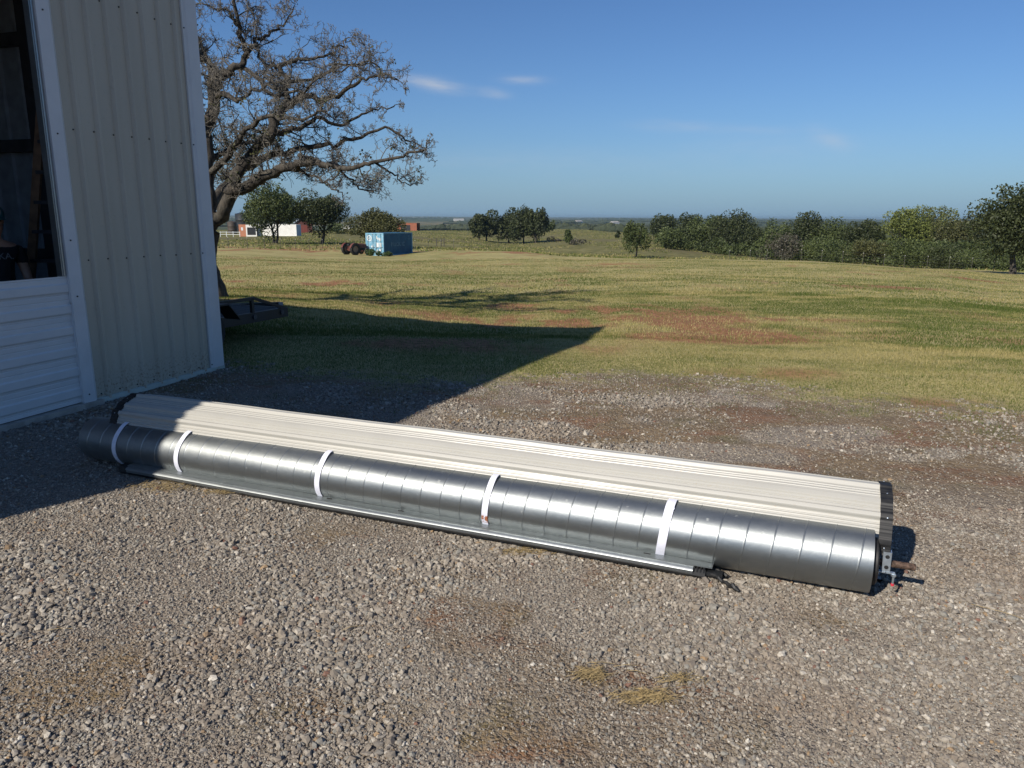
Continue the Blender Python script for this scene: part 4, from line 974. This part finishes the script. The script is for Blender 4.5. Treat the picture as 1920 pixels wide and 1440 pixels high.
# ------------------------------------------------------------------ far-off woods
def far_woods():
    m_ = MB(); N = 9000; a = rng.uniform(az_of(-200), az_of(2100), N); D = np.exp(rng.uniform(math.log(430), math.log(9000), N))
    X, Y = D * np.sin(a), D * np.cos(a)
    k = fbm(X / 260 + 7, Y / 420 + 1, 4) > np.interp(D, [430, 1500, 9000], [.53, .50, .44]); X, Y, D = X[k], Y[k], D[k]; n = len(X)
    Z = H(X, Y); r = rng.uniform(4, 8, n) * (1 + D / 6000); hgt = rng.uniform(2.6, 5.0, n)
    B = ICO[None] * (1 + rng.uniform(-.3, .3, (n, 12, 1))); V = B * np.stack([r, r, hgt], -1)[:, None]; V[:, :, 0] += X[:, None]; V[:, :, 1] += Y[:, None]; V[:, :, 2] += (Z + hgt * .5)[:, None]
    # three lobes each
    for dx, sc_ in ((0, 1), (.8, .8), (-.7, .7)):
        W = V.copy(); W[:, :, 0] += (dx * r)[:, None]; c = W.mean(1, keepdims=True); W = c + (W - c) * sc_
        m_.add(W.reshape(-1, 3), [(ICOF[None] + (np.arange(n) * 12)[:, None, None]).reshape(-1, 3)], 0); m_.A[-1] = np.repeat(rng.random(n), 12)
    tag(m_.build('distant_woods', FARLEAF, attr='rnd'), 'belts of woodland across the distant plain', 'woods', kind='stuff')
s = NT('far leaf'); a = s.attr('rnd'); nn = s.noise(.35, 4, s.coords('Pos')); c = s.mix(a, (.022, .032, .014), (.055, .065, .028)); c = s.mix(s.ramp(nn, .4, .6), c, (.03, .04, .018))
s.set(Base__Color=c, Roughness=.9); s.bump(nn, 1.0, 1.5); FARLEAF = s.m
far_woods()
# far white houses as specks
HOUSE = simple('pale wall', (.6, .58, .54), .7); HROOF = simple('pale roof', (.35, .33, .31), .7)
for i, (px, D, w_, lab) in enumerate([(742, 2100, 26, 'white farm building on the far plain, right of the rounded oak'), (860, 2600, 34, 'long white shed on the far plain, left of the middle clump'), (1153, 1500, 16, 'pale farmhouse on the far plain, right of the tiny dark tree'), (1085, 1700, 20, 'white barn on the far plain above the low brown bush')]):
    b = base_at(px, D); t = empty('farm_building', b, .3 * i, label=lab, cat='farm building', group='farm buildings on the far plain')
    m_ = MB(); m_.box(-w_ / 2, w_ / 2, -5, 5, -1, 4.5); m_.build('wall', HOUSE, t)
    V = [(-w_ / 2 - .5, -5.5, 4.51), (w_ / 2 + .5, -5.5, 4.51), (w_ / 2 + .5, 5.5, 4.51), (-w_ / 2 - .5, 5.5, 4.51), (-w_ / 2 - .5, 0, 7), (w_ / 2 + .5, 0, 7)]
    m_ = MB(); m_.add(V, [np.array([(0, 1, 5, 4), (2, 3, 4, 5), (3, 2, 1, 0)]), np.array([(0, 4, 3), (1, 2, 5)])]); m_.build('roof', HROOF, t)
#PART2
# ------------------------------------------------------------------ the big bare oak beside the building
def big_oak():
    b = base_at(386, 17.5); t = empty('oak_tree', b, 0, label='large gnarled oak, nearly leafless, spreading from behind the metal building', cat='tree')
    Yb = b[1]; rl = np.random.default_rng(21)
    def W(px, py, dy=0.0): return atY(px, py, Yb + dy) - b
    limbs = []        # (points, r0, r1)
    g0 = np.array([0, 0, -.3])
    fork = W(391, 425)
    limbs.append(([g0, np.array([0, 0, .05]), W(383, 500), W(384, 455), fork], [.46, .35, .28, .27, .29]))
    def L(pts, r0, r1, d0=0.0, d1=0.0, st=None):
        P = [W(x, y, d0 + (d1 - d0) * i / (len(pts) - 1)) for i, (x, y) in enumerate(pts)]
        if st is not None: P = [st] + P
        n = len(P); limbs.append((P, list(.72 * (r1 + (r0 - r1) * (1 - np.linspace(0, 1, n)) ** 1.35))))
    L([(412, 402), (439, 361), (477, 344), (512, 324), (547, 311), (585, 306), (622, 309), (666, 312), (701, 303), (753, 291), (797, 283)], .25, .03, 0, -2.2, fork)
    L([(390, 395), (389, 330), (386, 262), (398, 187), (410, 140)], .30, .17, 0, 1.0, fork)
    L([(410, 140), (398, 125), (377, 108), (366, 96), (350, 70)], .14, .05, 1.0, 2.4)
    L([(410, 140), (427, 136), (442, 125), (462, 102), (455, 75), (447, 50), (437, 35), (430, 23), (405, 15), (378, 9)], .15, .02, 1.0, .2)
    L([(462, 102), (482, 76), (512, 58), (535, 38), (552, 15)], .08, .02, .6, 2.0)
    L([(430, 365), (447, 330), (500, 255), (520, 220), (535, 198), (533, 170), (535, 152), (523, 125), (497, 122), (480, 87), (483, 60), (470, 20)], .20, .02, -.3, 1.2)
    L([(535, 198), (564, 187), (611, 187), (651, 163), (680, 150), (710, 140), (745, 149)], .12, .02, .4, -1.2)
    L([(523, 125), (547, 114), (576, 111), (617, 102), (640, 85), (651, 73)], .08, .02, .8, 1.8)
    L([(398, 187), (418, 175), (447, 187), (477, 172), (520, 165)], .11, .03, .8, -1.0)
    L([(490, 270), (520, 252), (550, 242), (593, 222), (637, 230), (680, 215), (710, 204), (742, 200)], .12, .02, .2, 2.0)
    L([(560, 291), (590, 300), (622, 312), (651, 332), (675, 353), (701, 360)], .07, .02, -.8, .6)
    L([(547, 318), (587, 332), (622, 350), (642, 366)], .05, .015, -.5, -1.8)
    L([(701, 303), (730, 322), (750, 335), (772, 348)], .04, .012, -1.8, -1.2)
    L([(430, 365), (470, 310), (540, 285), (600, 275), (660, 262), (720, 240), (760, 262), (790, 272)], .14, .02, .2, 1.6)
    L([(389, 330), (430, 290), (470, 240), (500, 215), (560, 225), (610, 205)], .12, .03, .3, -2.2)
    L([(442, 125), (480, 145), (520, 180), (570, 165), (620, 135), (690, 120)], .08, .02, 1.0, -.8)
    L([(535, 152), (580, 150), (630, 125), (690, 118), (725, 140)], .06, .02, .6, 2.2)
    L([(395, 300), (440, 270), (480, 272), (510, 275)], .10, .04, .4, 3.0)
    # limbs on the far side of the wall
    L([(375, 380), (330, 320), (270, 270), (200, 240), (130, 235)], .26, .04, .5, 1.5, fork)
    L([(386, 262), (340, 200), (290, 150), (250, 90), (215, 40)], .18, .03, .5, -.5)
    L([(377, 108), (330, 60), (300, 10), (280, -50)], .10, .02, 1.4, .6)
    L([(447, 50), (440, -10), (430, -60), (455, -100)], .07, .02, .4, 0)
    L([(398, 187), (390, 120), (360, 40), (340, -60)], .12, .02, 1.0, 3.5)
    L([(391, 395), (420, 350), (440, 320), (450, 280)], .2, .05, .0, 5.0)
    tr = MB(); tw = MB(); leafC = []
    def smooth_poly(P, R, k=4):
        P = np.array(P); n = len(P); out = []; ro = []
        for i in range(n - 1):
            p0, p1, p2, p3 = P[max(0, i - 1)], P[i], P[i + 1], P[min(n - 1, i + 2)]
            for q in range(k):
                u = q / k; out.append(.5 * ((2 * p1) + (-p0 + p2) * u + (2 * p0 - 5 * p1 + 4 * p2 - p3) * u * u + (-p0 + 3 * p1 - 3 * p2 + p3) * u ** 3)); ro.append(R[i] + (R[i + 1] - R[i]) * u)
        out.append(P[-1]); ro.append(R[-1]); return np.array(out), np.array(ro)
    def unit(v): return v / (np.linalg.norm(v) + 1e-9)
    def grow(p, d, Lh, r, lev):
        n = (5, 4, 3, 3)[lev]; P = [p]; dd = d.copy(); st = Lh / n
        for i in range(n):
            dd = unit(dd + rl.normal(0, .42, 3) + np.array([0, 0, .10 if lev < 2 else .04])); P.append(P[-1] + dd * st)
        R_ = np.maximum(np.linspace(r, r * .45, n + 1), .0042); tw.tube(P, R_, 4 if lev == 0 else 3, a=min(1, max(0, .25 + .22 * lev + rl.normal(0, .15))), cap=False)
        if lev < 3:
            m = (6, 4, 3)[lev]
            for q in range(m):
                k = rl.integers(1, n + 1); u = rl.random(); pp = P[k - 1] + (P[k] - P[k - 1]) * u
                nd = unit(unit(P[k] - P[k - 1]) * .55 + rl.normal(0, .75, 3) + np.array([0, 0, .1]))
                grow(pp, nd, Lh * rl.uniform(.38, .68) * (1 - .15 * k / n), r * .55, lev + 1)
        if lev >= 2 and P[-1][2] < 6.3 and P[-1][2] > 2.0 and rl.random() < .03 * np.clip((4.6 - P[-1][2]) / 1.5, 0, 1) * (1 if P[-1][0] < 2.2 else .25): leafC.append(P[-1])
        elif lev >= 2 and rl.random() < .003: leafC.append(P[-1])
    for li, (P, R_) in enumerate(limbs):
        Q, RR_ = smooth_poly(P, R_)
        Q[2:] += rl.normal(0, .035, (len(Q) - 2, 3)) * (1 if li else .3)
        tr.tube(Q, RR_, 12 if RR_[0] > .2 else 7)
        if li == 0: continue
        seg = np.linalg.norm(np.diff(Q, axis=0), axis=1); cum = np.concatenate([[0], np.cumsum(seg)]); tot = cum[-1]
        s_ = tot * .12
        while s_ < tot:
            i = min(len(seg) - 1, np.searchsorted(cum, s_) - 1); p = Q[i] + (Q[i + 1] - Q[i]) * (s_ - cum[i]) / seg[i]
            rr = RR_[i]; tang = unit(Q[i + 1] - Q[i])
            d = unit(rl.normal(0, 1, 3) + tang * .35 + np.array([0, 0, .25]))
            Lh = rl.uniform(.5, 1.05) * (1 - .35 * s_ / tot)
            if p[2] > 2.4: grow(p, d, Lh, max(.010, min(.022, rr * .3)), 0)
            s_ += rl.uniform(.17, .34)
        grow(Q[-1], unit(Q[-1] - Q[-3]), .35, max(.009, RR_[-1] * .7), 0)
    tr.build('trunk', BARK, t, smooth=True)
    tw.build('twigs', TWIG, t, smooth=True, attr='rnd')
    C = np.repeat(np.array(leafC), 4, axis=0); C = C + rl.normal(0, .05, C.shape)
    V, F, a = leaf_cloud(C, .048); m_ = MB(); m_.add(V, [F], 0); m_.A[-1] = a; m_.build('crown', LEAF['olive'], t, attr='rnd')
    print('oak', len(C), tw.n)
big_oak()

# ------------------------------------------------------------------ shipping containers
def paint(name, col, fade, famt=.5, rough=.6, sc_=1.4):
    s = NT(name); v = s.coords('Object'); a = s.noise(sc_, 6, v, .65); b = s.noise(9, 5, s.coords('Object', (1, 1, .25)))
    c = s.mix(s.math('MULTIPLY', s.ramp(a, .42, .62), famt), col, fade); c = s.mix(s.math('MULTIPLY', s.ramp(b, .62, .75), .6), c, (.14, .07, .04))
    s.set(Base__Color=c, Roughness=rough); return s.m
BLUE = paint('blue paint', (.014, .085, .165), (.035, .14, .22), .5); LBLUE = paint('faded blue paint', (.13, .34, .47), (.32, .47, .55), .8, sc_=2.5)
WHT = paint('white paint', (.72, .72, .68), (.55, .5, .45), .3); ORG = paint('rust orange paint', (.27, .085, .04), (.20, .07, .04), .6); OFFW = simple('sun-bleached white', (.62, .66, .66), .7, var=.1)
def corr(mb, p0, p1, z0, z1, out, depth=.035, per=.28):
    """corrugated panel between two plan points"""
    p0 = np.array(p0, float); p1 = np.array(p1, float); L = np.linalg.norm(p1 - p0); d = (p1 - p0) / L; o = np.array(out, float); V = []; s_ = 0; pts = []
    n = int(L / per)
    for k in range(n):
        for f, h in ((0, 0), (.25, 0), (.37, -1), (.87, -1), (.99, 0)): pts.append(((k + f) * L / n, h * depth))
    pts.append((L, 0))
    for a, h in pts:
        q = p0 + d * a + o * h
        V += [(q[0], q[1], z0), (q[0], q[1], z1)]
    mb.add(V, np.array([(2 * i, 2 * i + 2, 2 * i + 3, 2 * i + 1) for i in range(len(pts) - 1)]))
def container(px, D, rz, Ln, Wd, Ht, mat, dmat, label, name='shipping_container', corner=None, door=True):
    """origin at the near corner: x = door width (to the left, negative), y = length going away"""
    b = base_at(px, D); t = empty(name, b - np.array([0, 0, .05]), rz, label=label, cat='shipping container')
    m_ = MB(); corr(m_, (-.02, .1), (-.02, Ln - .1), .16, Ht - .1, (1, 0)); corr(m_, (-Wd + .02, Ln - .1), (-Wd + .02, .1), .16, Ht - .1, (-1, 0)); corr(m_, (-.1, Ln - .03), (-Wd + .1, Ln - .03), .16, Ht - .1, (0, 1))
    m_.build('wall', mat, t)
    m_ = MB(); m_.box(-Wd, 0, 0.003, Ln, Ht - .06, Ht - .01); m_.build('roof', mat, t)
    m_ = MB(); e = .14
    for x in (-Wd, -e):
        for y in (-.004, Ln - e): m_.box(x - .003, x + e + .003, y, y + e, 0, Ht)
    m_.box(-Wd + e, -e, -.002, .1, 0.001, .16); m_.box(-Wd + e, -e, -.002, .1, Ht - .13, Ht - .001)
    for x in (-Wd, -.08): m_.box(x, x + .08, e, Ln - e, .001, .16); m_.box(x, x + .08, e, Ln - e, Ht - .1, Ht - .001)
    m_.build('frame', dmat, t)
    if door:
        for sgn in (0, 1):
            x0 = -Wd + e + .01 if sgn == 0 else -Wd / 2 + .01; x1 = -Wd / 2 - .01 if sgn == 0 else -e - .01
            m_ = MB(); m_.box(x0, x1, .045, .09, .17, Ht - .14)
            H3 = (Ht - .31) / 3
            for k in range(4): z = .17 + k * H3; m_.box(x0 + .001, x1 - .001, .018, .046, max(.171, z - .03), min(Ht - .141, z + .03))
            for xx in (x0, (x0 + x1) / 2 - .02, x1 - .05): m_.box(xx + .0015, xx + .05, .02, .0455, .172, Ht - .142)
            d = m_.build('door', dmat, t)
            for xx in (x0 + .22, x1 - .22):
                m_ = MB(); m_.tube([(xx, -.02, .1), (xx, -.02, Ht - .08)], .018, 6); m_.bar((xx, -.03, 1.0), (xx + .25, -.03, 1.0), .03, .03); m_.build('lock_rod', DARK, d)
    return t
bc = container(717.5, 86, math.radians(-25), 6.06, 2.44, 2.59, BLUE, LBLUE, 'blue shipping container with faded doors and white lettering, standing in the field')
def patch(par, x0, x1, z0, z1, mat=OFFW, y=.012, nm='painted_patch'):
    m_ = MB(); m_.box(x0, x1, y, y + .006, z0, z1); return m_.build(nm, mat, par)
W2 = 2.44
m_ = MB(); K = 28; ang = np.arange(K) * 2 * np.pi / K
V = [(-1.93 + r * math.cos(a), y, 2.0 + r * math.sin(a)) for y in (.006, .012) for r in (.34, .245) for a in ang]
m_.add(V, np.array([(i, (i + 1) % K, K + (i + 1) % K, K + i) for i in range(K)])); m_.box(-2.08, -2.02, .004, .012, 1.84, 2.16); m_.box(-1.84, -1.78, .004, .012, 1.84, 2.16); m_.bar((-2.05, .0075, 1.9), (-1.81, .0075, 2.1), .006, .06); m_.build('emblem', OFFW, bc)
for a in [(-1.02, -.86, 1.92, 2.28), (-.82, -.66, 1.84, 2.1), (-.60, -.42, 1.76, 2.02), (-.98, -.66, 1.02, 1.52), (-.56, -.30, 1.02, 1.52), (-1.72, -1.52, 1.0, 1.18), (-2.2, -1.98, .45, .70), (-1.0, -.80, .52, .74), (-.62, -.36, .50, .82)]: patch(bc, *a)
FAINT = simple('faded lettering', (.16, .30, .40), .7, var=.4, scale=5)
text_mesh('lettering', 'P LLCK, IC', .62, FAINT, bc, (.006, 2.9, 1.28), (math.pi / 2, 0, math.pi / 2), .004)
text_mesh('lettering', 'IC\nU 1', .30, FAINT, bc, (.006, 5.3, 2.0), (math.pi / 2, 0, math.pi / 2), .004)
T('weed_clump', 697, 84.6, 26, 467, 479, 'weed', 'green weeds growing against the doors of the blue container', .0, cat='weeds', lobes=9, per=90, trunk=False, leaf=.12)
T('weed_clump', 722, 84.4, 20, 470, 479, 'weed', 'smaller weed clump at the near corner of the blue container', .0, cat='weeds', lobes=6, per=70, trunk=False, leaf=.12)
wc = container(563, 180, math.radians(-68), 12.2, 2.44, 2.7, WHT, WHT, 'long white shipping container with faded red lettering behind the double-trunked oak', door=False)
wc.rotation_euler.z = math.radians(80)
m_ = MB(); m_.box(-2.3, -.14, -.001, .02, .16, 2.6); m_.build('end_panel', simple('pale blue panel', (.42, .50, .56), .6), wc)
PINK = simple('faded red lettering', (.45, .16, .13), .7)
text_mesh('lettering', 'SALE', 1.1, PINK, wc, (-2.45, 6.0, 1.5), (math.pi / 2, 0, -math.pi / 2), .01) if False else None
oc = container(787, 332, math.radians(62), 10.5, 2.44, 3.6, ORG, ORG, 'rusty orange open-sided shed on the crest, right of the rounded oak', name='orange_shed', door=False)
m_ = MB(); m_.box(-W2 - .06, -W2 - .02, 3.4, 8.4, .3, 2.7); m_.build('opening', DARK, oc)  # solid dark slab on the wall, painted shade for the open side
oc['category'] = 'shed'
# kiosk-like stall with an orange panel left of the white container
b = base_at(462, 178); ks = empty('painted_shed', b, math.radians(4), label='white shed with an orange end panel and dark opening, left of the white container', cat='shed')
m_ = MB(); m_.box(-1.95, -.35, 0, .1, 0, 2.75); m_.build('orange_panel', simple('orange panel', (.42, .17, .09), .6), ks)
m_ = MB(); m_.box(-.35, -.05, 0, .12, 0, 2.72); m_.box(1.9, 2.1, 0, .12, 0, 2.7); m_.box(-.05, 1.9, 0, .12, 2.1, 2.7); m_.box(-.05, 1.9, 0, .12, 0, .35); m_.build('frame', WHT, ks)
m_ = MB(); m_.box(-1.9, 2.1, .13, 2.5, 0, 2.68); m_.build('body', DARK, ks)
m_ = MB(); m_.box(-1.42, -.98, -.004, -.001, 1.4, 2.1); m_.build('notice', OFFW, ks)
# tanks
def tank(px, D, r, h, mat, label, cat='tank'):
    t = empty('water_tank', base_at(px, D), 0, label=label, cat=cat)
    m_ = MB(); m_.lathe([(r, 0), (r, h * .33), (r * 1.012, h * .34), (r, h * .36), (r, h * .66), (r * 1.012, h * .67), (r, h * .69), (r, h), (r * .96, h + .05)], 28); m_.build('shell', mat, t, smooth=35)
    m_ = MB(); m_.lathe([(r * .96, h + .05), (r * .5, h + .28), (.3, h + .35), (.001, h + .36)], 28); m_.build('roof', mat, t, smooth=35)
tank(456, 232, 2.4, 5.2, simple('black tank', (.02, .022, .025), .45), 'tall black water tank rising behind the white shed')
tank(434, 205, 1.2, 3.0, simple('brown tank', (.06, .045, .035), .6), 'small brown tank left of the black water tank')
# red barn with grey roof
b = base_at(569, 215); bn = empty('barn', b, math.radians(20), label='small red barn with grey roof between the two oaks beyond the fence', cat='barn')
RB = paint('barn red', (.12, .04, .032), (.11, .055, .045), .4)
m_ = MB(); m_.box(-2.2, 2.2, 0, 6, -.3, 2.8); m_.add([(-2.2, -.001, 2.8), (2.2, -.001, 2.8), (0, -.001, 4.4), (-2.2, 6.001, 2.8), (2.2, 6.001, 2.8), (0, 6.001, 4.4)], np.array([(0, 1, 2), (5, 4, 3)])); m_.build('wall', RB, bn)
m_ = MB()
for sg in (-1, 1): m_.add([(0, -.3, 4.5), (sg * 2.6, -.3, 2.62), (sg * 2.6, 6.3, 2.62), (0, 6.3, 4.5), (0, -.3, 4.58), (sg * 2.6, -.3, 2.7), (sg * 2.6, 6.3, 2.7), (0, 6.3, 4.58)], np.array([(0, 1, 2, 3), (4, 5, 6, 7), (0, 1, 5, 4), (1, 2, 6, 5), (3, 2, 6, 7)]))
m_.build('roof', simple('grey roofing', (.25, .29, .32), .5), bn)
m_ = MB(); m_.box(-.9, .9, -.05, -.01, 0, 2.1); m_.build('door', simple('barn door', (.20, .05, .035), .7), bn)
# small white stock trailer on the crest
b = base_at(648, 250); st = empty('stock_trailer', b, math.radians(8), label='small white trailer parked on the crest between the dark oak and the rounded oak', cat='trailer')
m_ = MB(); m_.box(-1.6, 1.5, 0, 1.8, .45, 1.7); m_.box(1.5, 1.9, .3, 1.5, .5, 1.3); m_.build('body', WHT, st)
for x in (-.4, .4): m_ = MB(); m_.lathe([(.0001, -.1), (.33, -.1), (.33, .1), (.0001, .1)], 16, axis=1, o=(x, -.05, .33)); m_.build('wheel', BLACK, st, smooth=40)
m_ = MB(); m_.bar((1.9, .9, .5), (2.8, .9, .45), .1); m_.build('hitch', DARK, st)
# white pipe rail fence at far left
b = base_at(438, 172); rf = empty('rail_fence', b, 0, label='white pipe rail fence left of the orange-ended shed', cat='fence')
for z in (.55, 1.05): m_ = MB(); m_.bar((-3.4, 0, z), (1.2, 0, z), .09); m_.build('rail', OFFW, rf)
for x in (-3.3, -1.9, -.4, 1.1): m_ = MB(); m_.bar((x, 0, -.2), (x, 0, 1.2), .1); m_.build('post', OFFW, rf)

# ------------------------------------------------------------------ old red tractor
tb = base_at(655, 85.2); trk = empty('tractor', tb, math.radians(50), label='old red farm tractor parked in the grass, left of the blue container', cat='tractor')
TRED = paint('tractor red', (.11, .025, .018), (.14, .075, .055), .5, sc_=3); TYRE = simple('tyre rubber', (.022, .021, .02), .8, var=.3, scale=9); RIM = simple('wheel rim', (.30, .22, .16), .6, .2)
def wheel(x, y, r, wd):
    m_ = MB(); m_.lathe([(.0001, -.02), (r * .5, -.02), (r * .55, -wd * .3), (r * .57, -wd * .3), (r * .57, wd * .3), (r * .55, wd * .3), (r * .5, .02), (.0001, .02)], 24, axis=1); ri = m_.build('rim', RIM, None, smooth=35)
    m_ = MB(); m_.lathe([(r * .56, -wd * .42), (r * .72, -wd * .5), (r * .92, -wd * .46), (r, -wd * .32), (r, wd * .32), (r * .92, wd * .46), (r * .72, wd * .5), (r * .56, wd * .42), (r * .56, -wd * .42)], 32, axis=1)
    if r > .5:
        for k in range(22):
            a = k * 2 * math.pi / 22; sgn = 1 if k % 2 else -1; c = np.array([math.cos(a) * (r + .012), sgn * wd * .2, math.sin(a) * (r + .012)])
            m_.obox(c, (-math.sin(a), .5 * sgn, math.cos(a)), (0, 1, 0), (math.cos(a), 0, math.sin(a)), .022, wd * .24, .025)
    ty = m_.build('tyre', TYRE, None, smooth=35)
    wh = bpy.data.objects.new('wheel', None); COL.objects.link(wh); wh.parent = trk; wh.location = (x, y, r); ri.parent = wh; ty.parent = wh
for y in (-.78, .78): wheel(0, y, .64, .34)
for y in (-.52, .52): wheel(1.9, y, .34, .17)
m_ = MB(); m_.box(.25, .75, -.2, .2, .62, .98); m_.box(-.25, .25, -.18, .18, .45, .92); m_.box(.75, 1.0, -.15, .15, .5, .9); m_.build('chassis', TRED, trk)
m_ = MB(); V = []
for x, w_, z0_, z1_ in ((.78, .23, .78, 1.22), (1.3, .24, .76, 1.24), (2.05, .21, .72, 1.16), (2.12, .18, .74, 1.08)): V += [(x, -w_, z0_), (x, -w_, z1_ - .07), (x, -w_ * .6, z1_), (x, w_ * .6, z1_), (x, w_, z1_ - .07), (x, w_, z0_)]
m_.add(V, [np.array([(k * 6 + i, k * 6 + (i + 1) % 6, k * 6 + 6 + (i + 1) % 6, k * 6 + 6 + i) for k in range(3) for i in range(6)]), np.array([[0, 1, 2, 3, 4, 5], [23, 22, 21, 20, 19, 18]])]); m_.build('hood', TRED, trk)
m_ = MB(); m_.box(.95, 2.0, -.14, .14, .45, .78); m_.build('engine', DARK, trk)
m_ = MB(); m_.bar((1.9, -.5, .38), (1.9, .5, .38), .07); m_.build('front_axle', TRED, trk)
m_ = MB(); m_.bar((0, -.7, .64), (0, .7, .64), .16); m_.build('rear_axle', TRED, trk)
m_ = MB(); m_.box(-.34, .06, -.22, .22, 1.0, 1.05); m_.box(-.36, -.31, -.2, .2, 1.05, 1.25); m_.bar((-.1, 0, .9), (-.15, 0, 1.02), .06); m_.build('seat', DARK, trk)
m_ = MB(); m_.bar((.7, 0, 1.1), (.38, 0, 1.38), .03); K = 16; P = [(.38 + .13 * math.sin(a), .2 * math.cos(a), 1.38 + .13 * math.sin(a)) for a in np.linspace(0, 2 * np.pi, K)]; m_.tube(P, .015, 5, cap=False); m_.build('steering_wheel', DARK, trk)
m_ = MB(); m_.tube([(1.45, .1, 1.2), (1.45, .1, 1.75)], .03, 8); m_.build('exhaust', DARK, trk)
for sg in (-1, 1):
    m_ = MB(); V = []
    for a in np.linspace(math.radians(35), math.radians(165), 9):
        for y in (.60, .92): V.append((.70 * math.cos(a), sg * y, .64 + .70 * math.sin(a)))
    m_.add(V, np.array([(2 * i, 2 * i + 1, 2 * i + 3, 2 * i + 2) for i in range(8)])); m_.build('fender', TRED, trk)
m_ = MB(); m_.bar((-.2, -.35, .45), (-.85, -.32, .4), .06); m_.bar((-.2, .35, .45), (-.85, .32, .4), .06); m_.bar((-.2, 0, .85), (-.7, 0, .6), .05); m_.build('hitch_arms', DARK, trk)

# ------------------------------------------------------------------ fences
POST = simple('fence post', (.07, .065, .055), .8); PTOP = simple('white post top', (.62, .62, .6), .7); WIRE = simple('fence wire', (.16, .16, .16), .5, .5)
def wire_fence(pts, h, label, r=.03):
    P = [base_at(px, D) for px, D in pts]; o = P[0]; t = empty('wire_fence', o, 0, label=label, cat='fence')
    for p in P:
        q = p - o; m_ = MB(); m_.tube([q + np.array([0, 0, -.3]), q + np.array([0, 0, h])], r, 6); pp = m_.build('post', POST, t)
        m_ = MB(); m_.tube([q + np.array([0, 0, h - .001]), q + np.array([0, 0, h + .07])], r * .95, 6); m_.build('post_top', PTOP, pp)
    for z in (.25, .55, .85, 1.1):
        m_ = MB(); m_.tube([p - o + np.array([0, 0, z]) for p in P], .006, 3); m_.build('wire', WIRE, t)
wire_fence([(395, 89), (424, 90), (460, 91.5), (492, 93), (523, 94.5), (551, 96), (577, 97.5), (602, 99), (628, 100.5), (654, 102), (678, 103), (702, 104), (727, 105), (752, 106), (777, 107), (802, 108), (826, 109), (850, 109)], 1.2, 'wire fence on steel posts running across the field behind the tractor')
wire_fence([(1373, 84), (1412, 82), (1444, 80), (1472, 79), (1509, 77), (1548, 76), (1588, 75), (1627, 74), (1667, 73), (1706, 72), (1750, 71), (1792, 70), (1835, 69), (1877, 68), (1925, 67)], 1.1, 'wire fence with white-tipped posts along the foot of the right-hand treeline', .02)
b = base_at(825, 130); hb = empty('fence_brace', b, 0, label='weathered wooden H-shaped fence brace standing alone in the pasture', cat='fence brace')
for x in (-.65, .12, .62): m_ = MB(); m_.tube([(x, 0, -.3), (x, 0, 1.45 if x < .5 else 1.4)], .075, 8); m_.build('post', POST, hb)
m_ = MB(); m_.bar((-.6, 0, 1.0), (.6, 0, .95), .09); m_.build('rail', POST, hb)

# ------------------------------------------------------------------ flatbed trailer in the building's shade
p0 = np.array([-3.95, 10.2, 0]); fb = empty('flatbed_trailer', (p0[0], p0[1], Hs(-3.9, 10.5)), RZ + math.radians(-4), label='low flatbed trailer with dark rails parked in the shade beside the building', cat='trailer')
DECK = simple('weathered deck', (.025, .025, .026), .8, var=.3, scale=4)
zd = .36
m_ = MB(); 
for i in range(11): m_.box(-2.6, 1.25, .03 + i * .17, .19 + i * .17, zd, zd + .03)
m_.build('deck', DECK, fb)
m_ = MB(); m_.box(-2.65, 1.3, -.03, .03, zd - .1, zd + .04); m_.box(-2.65, 1.3, 1.88, 1.94, zd - .1, zd + .04); m_.box(1.25, 1.3, .03, 1.88, zd - .1, zd + .035)
m_.bar((1.28, .1, zd - .05), (2.35, .95, zd - .07), .07); m_.bar((1.28, 1.85, zd - .05), (2.35, .97, zd - .07), .07); m_.build('frame', DARK, fb)
m_ = MB(); m_.bar((-2.6, 1.9, zd + .24), (.6, 1.9, zd + .24), .045); m_.bar((.6, 1.9, zd + .24), (1.3, 1.9, zd + .02), .04); m_.bar((-2.6, .0, zd + .24), (.6, .0, zd + .24), .045); m_.bar((.6, .0, zd + .24), (1.3, .0, zd + .02), .04); m_.build('rail', DARK, fb)
for x in (-2.5, -1.3, -.3, .55):
    for y in (0, 1.9): m_ = MB(); m_.bar((x, y, zd), (x, y, zd + .24), .045); m_.build('rail_post', DARK, fb)
for x in (-1.35, -.62):
    for y in (-.22, 2.13):
        m_ = MB(); m_.lathe([(.0001, -.08), (.16, -.1), (.27, -.1), (.29, -.06), (.29, .06), (.27, .1), (.0001, .1)], 24, axis=1, o=(x, y, .29)); m_.build('wheel', TYRE, fb, smooth=40)
m_ = MB(); m_.box(-1.7, -.27, -.34, -.08, .61, .63); m_.bar((-1.7, -.21, .62), (-1.9, -.21, .4), .26, .015); m_.bar((-.27, -.21, .62), (-.07, -.21, .4), .26, .015); m_.build('fender', DARK, fb)
for x in (.55, 1.15): m_ = MB(); m_.lathe([(.0001, -.05), (.035, -.05), (.035, -.03), (.0001, -.03)], 14, axis=1, o=(x, 0, zd - .02)); m_.build('marker_light', STEEL, fb)

# ------------------------------------------------------------------ air
hz_ = MB(); hz_.box(-16500, 16500, -16500, 16500, -40, 16); s = NT('haze'); s.t.nodes.remove(s.b)
pv = s.n('VolumePrincipled'); pv.inputs['Color'].default_value = (.52, .74, .88, 1); pv.inputs['Density'].default_value = .00011; pv.inputs['Anisotropy'].default_value = .2
s.t.links.new(pv.outputs[0], s.out.inputs['Volume'])
tag(hz_.build('haze', s.m), 'thin summer haze over the plain', 'haze', kind='stuff')
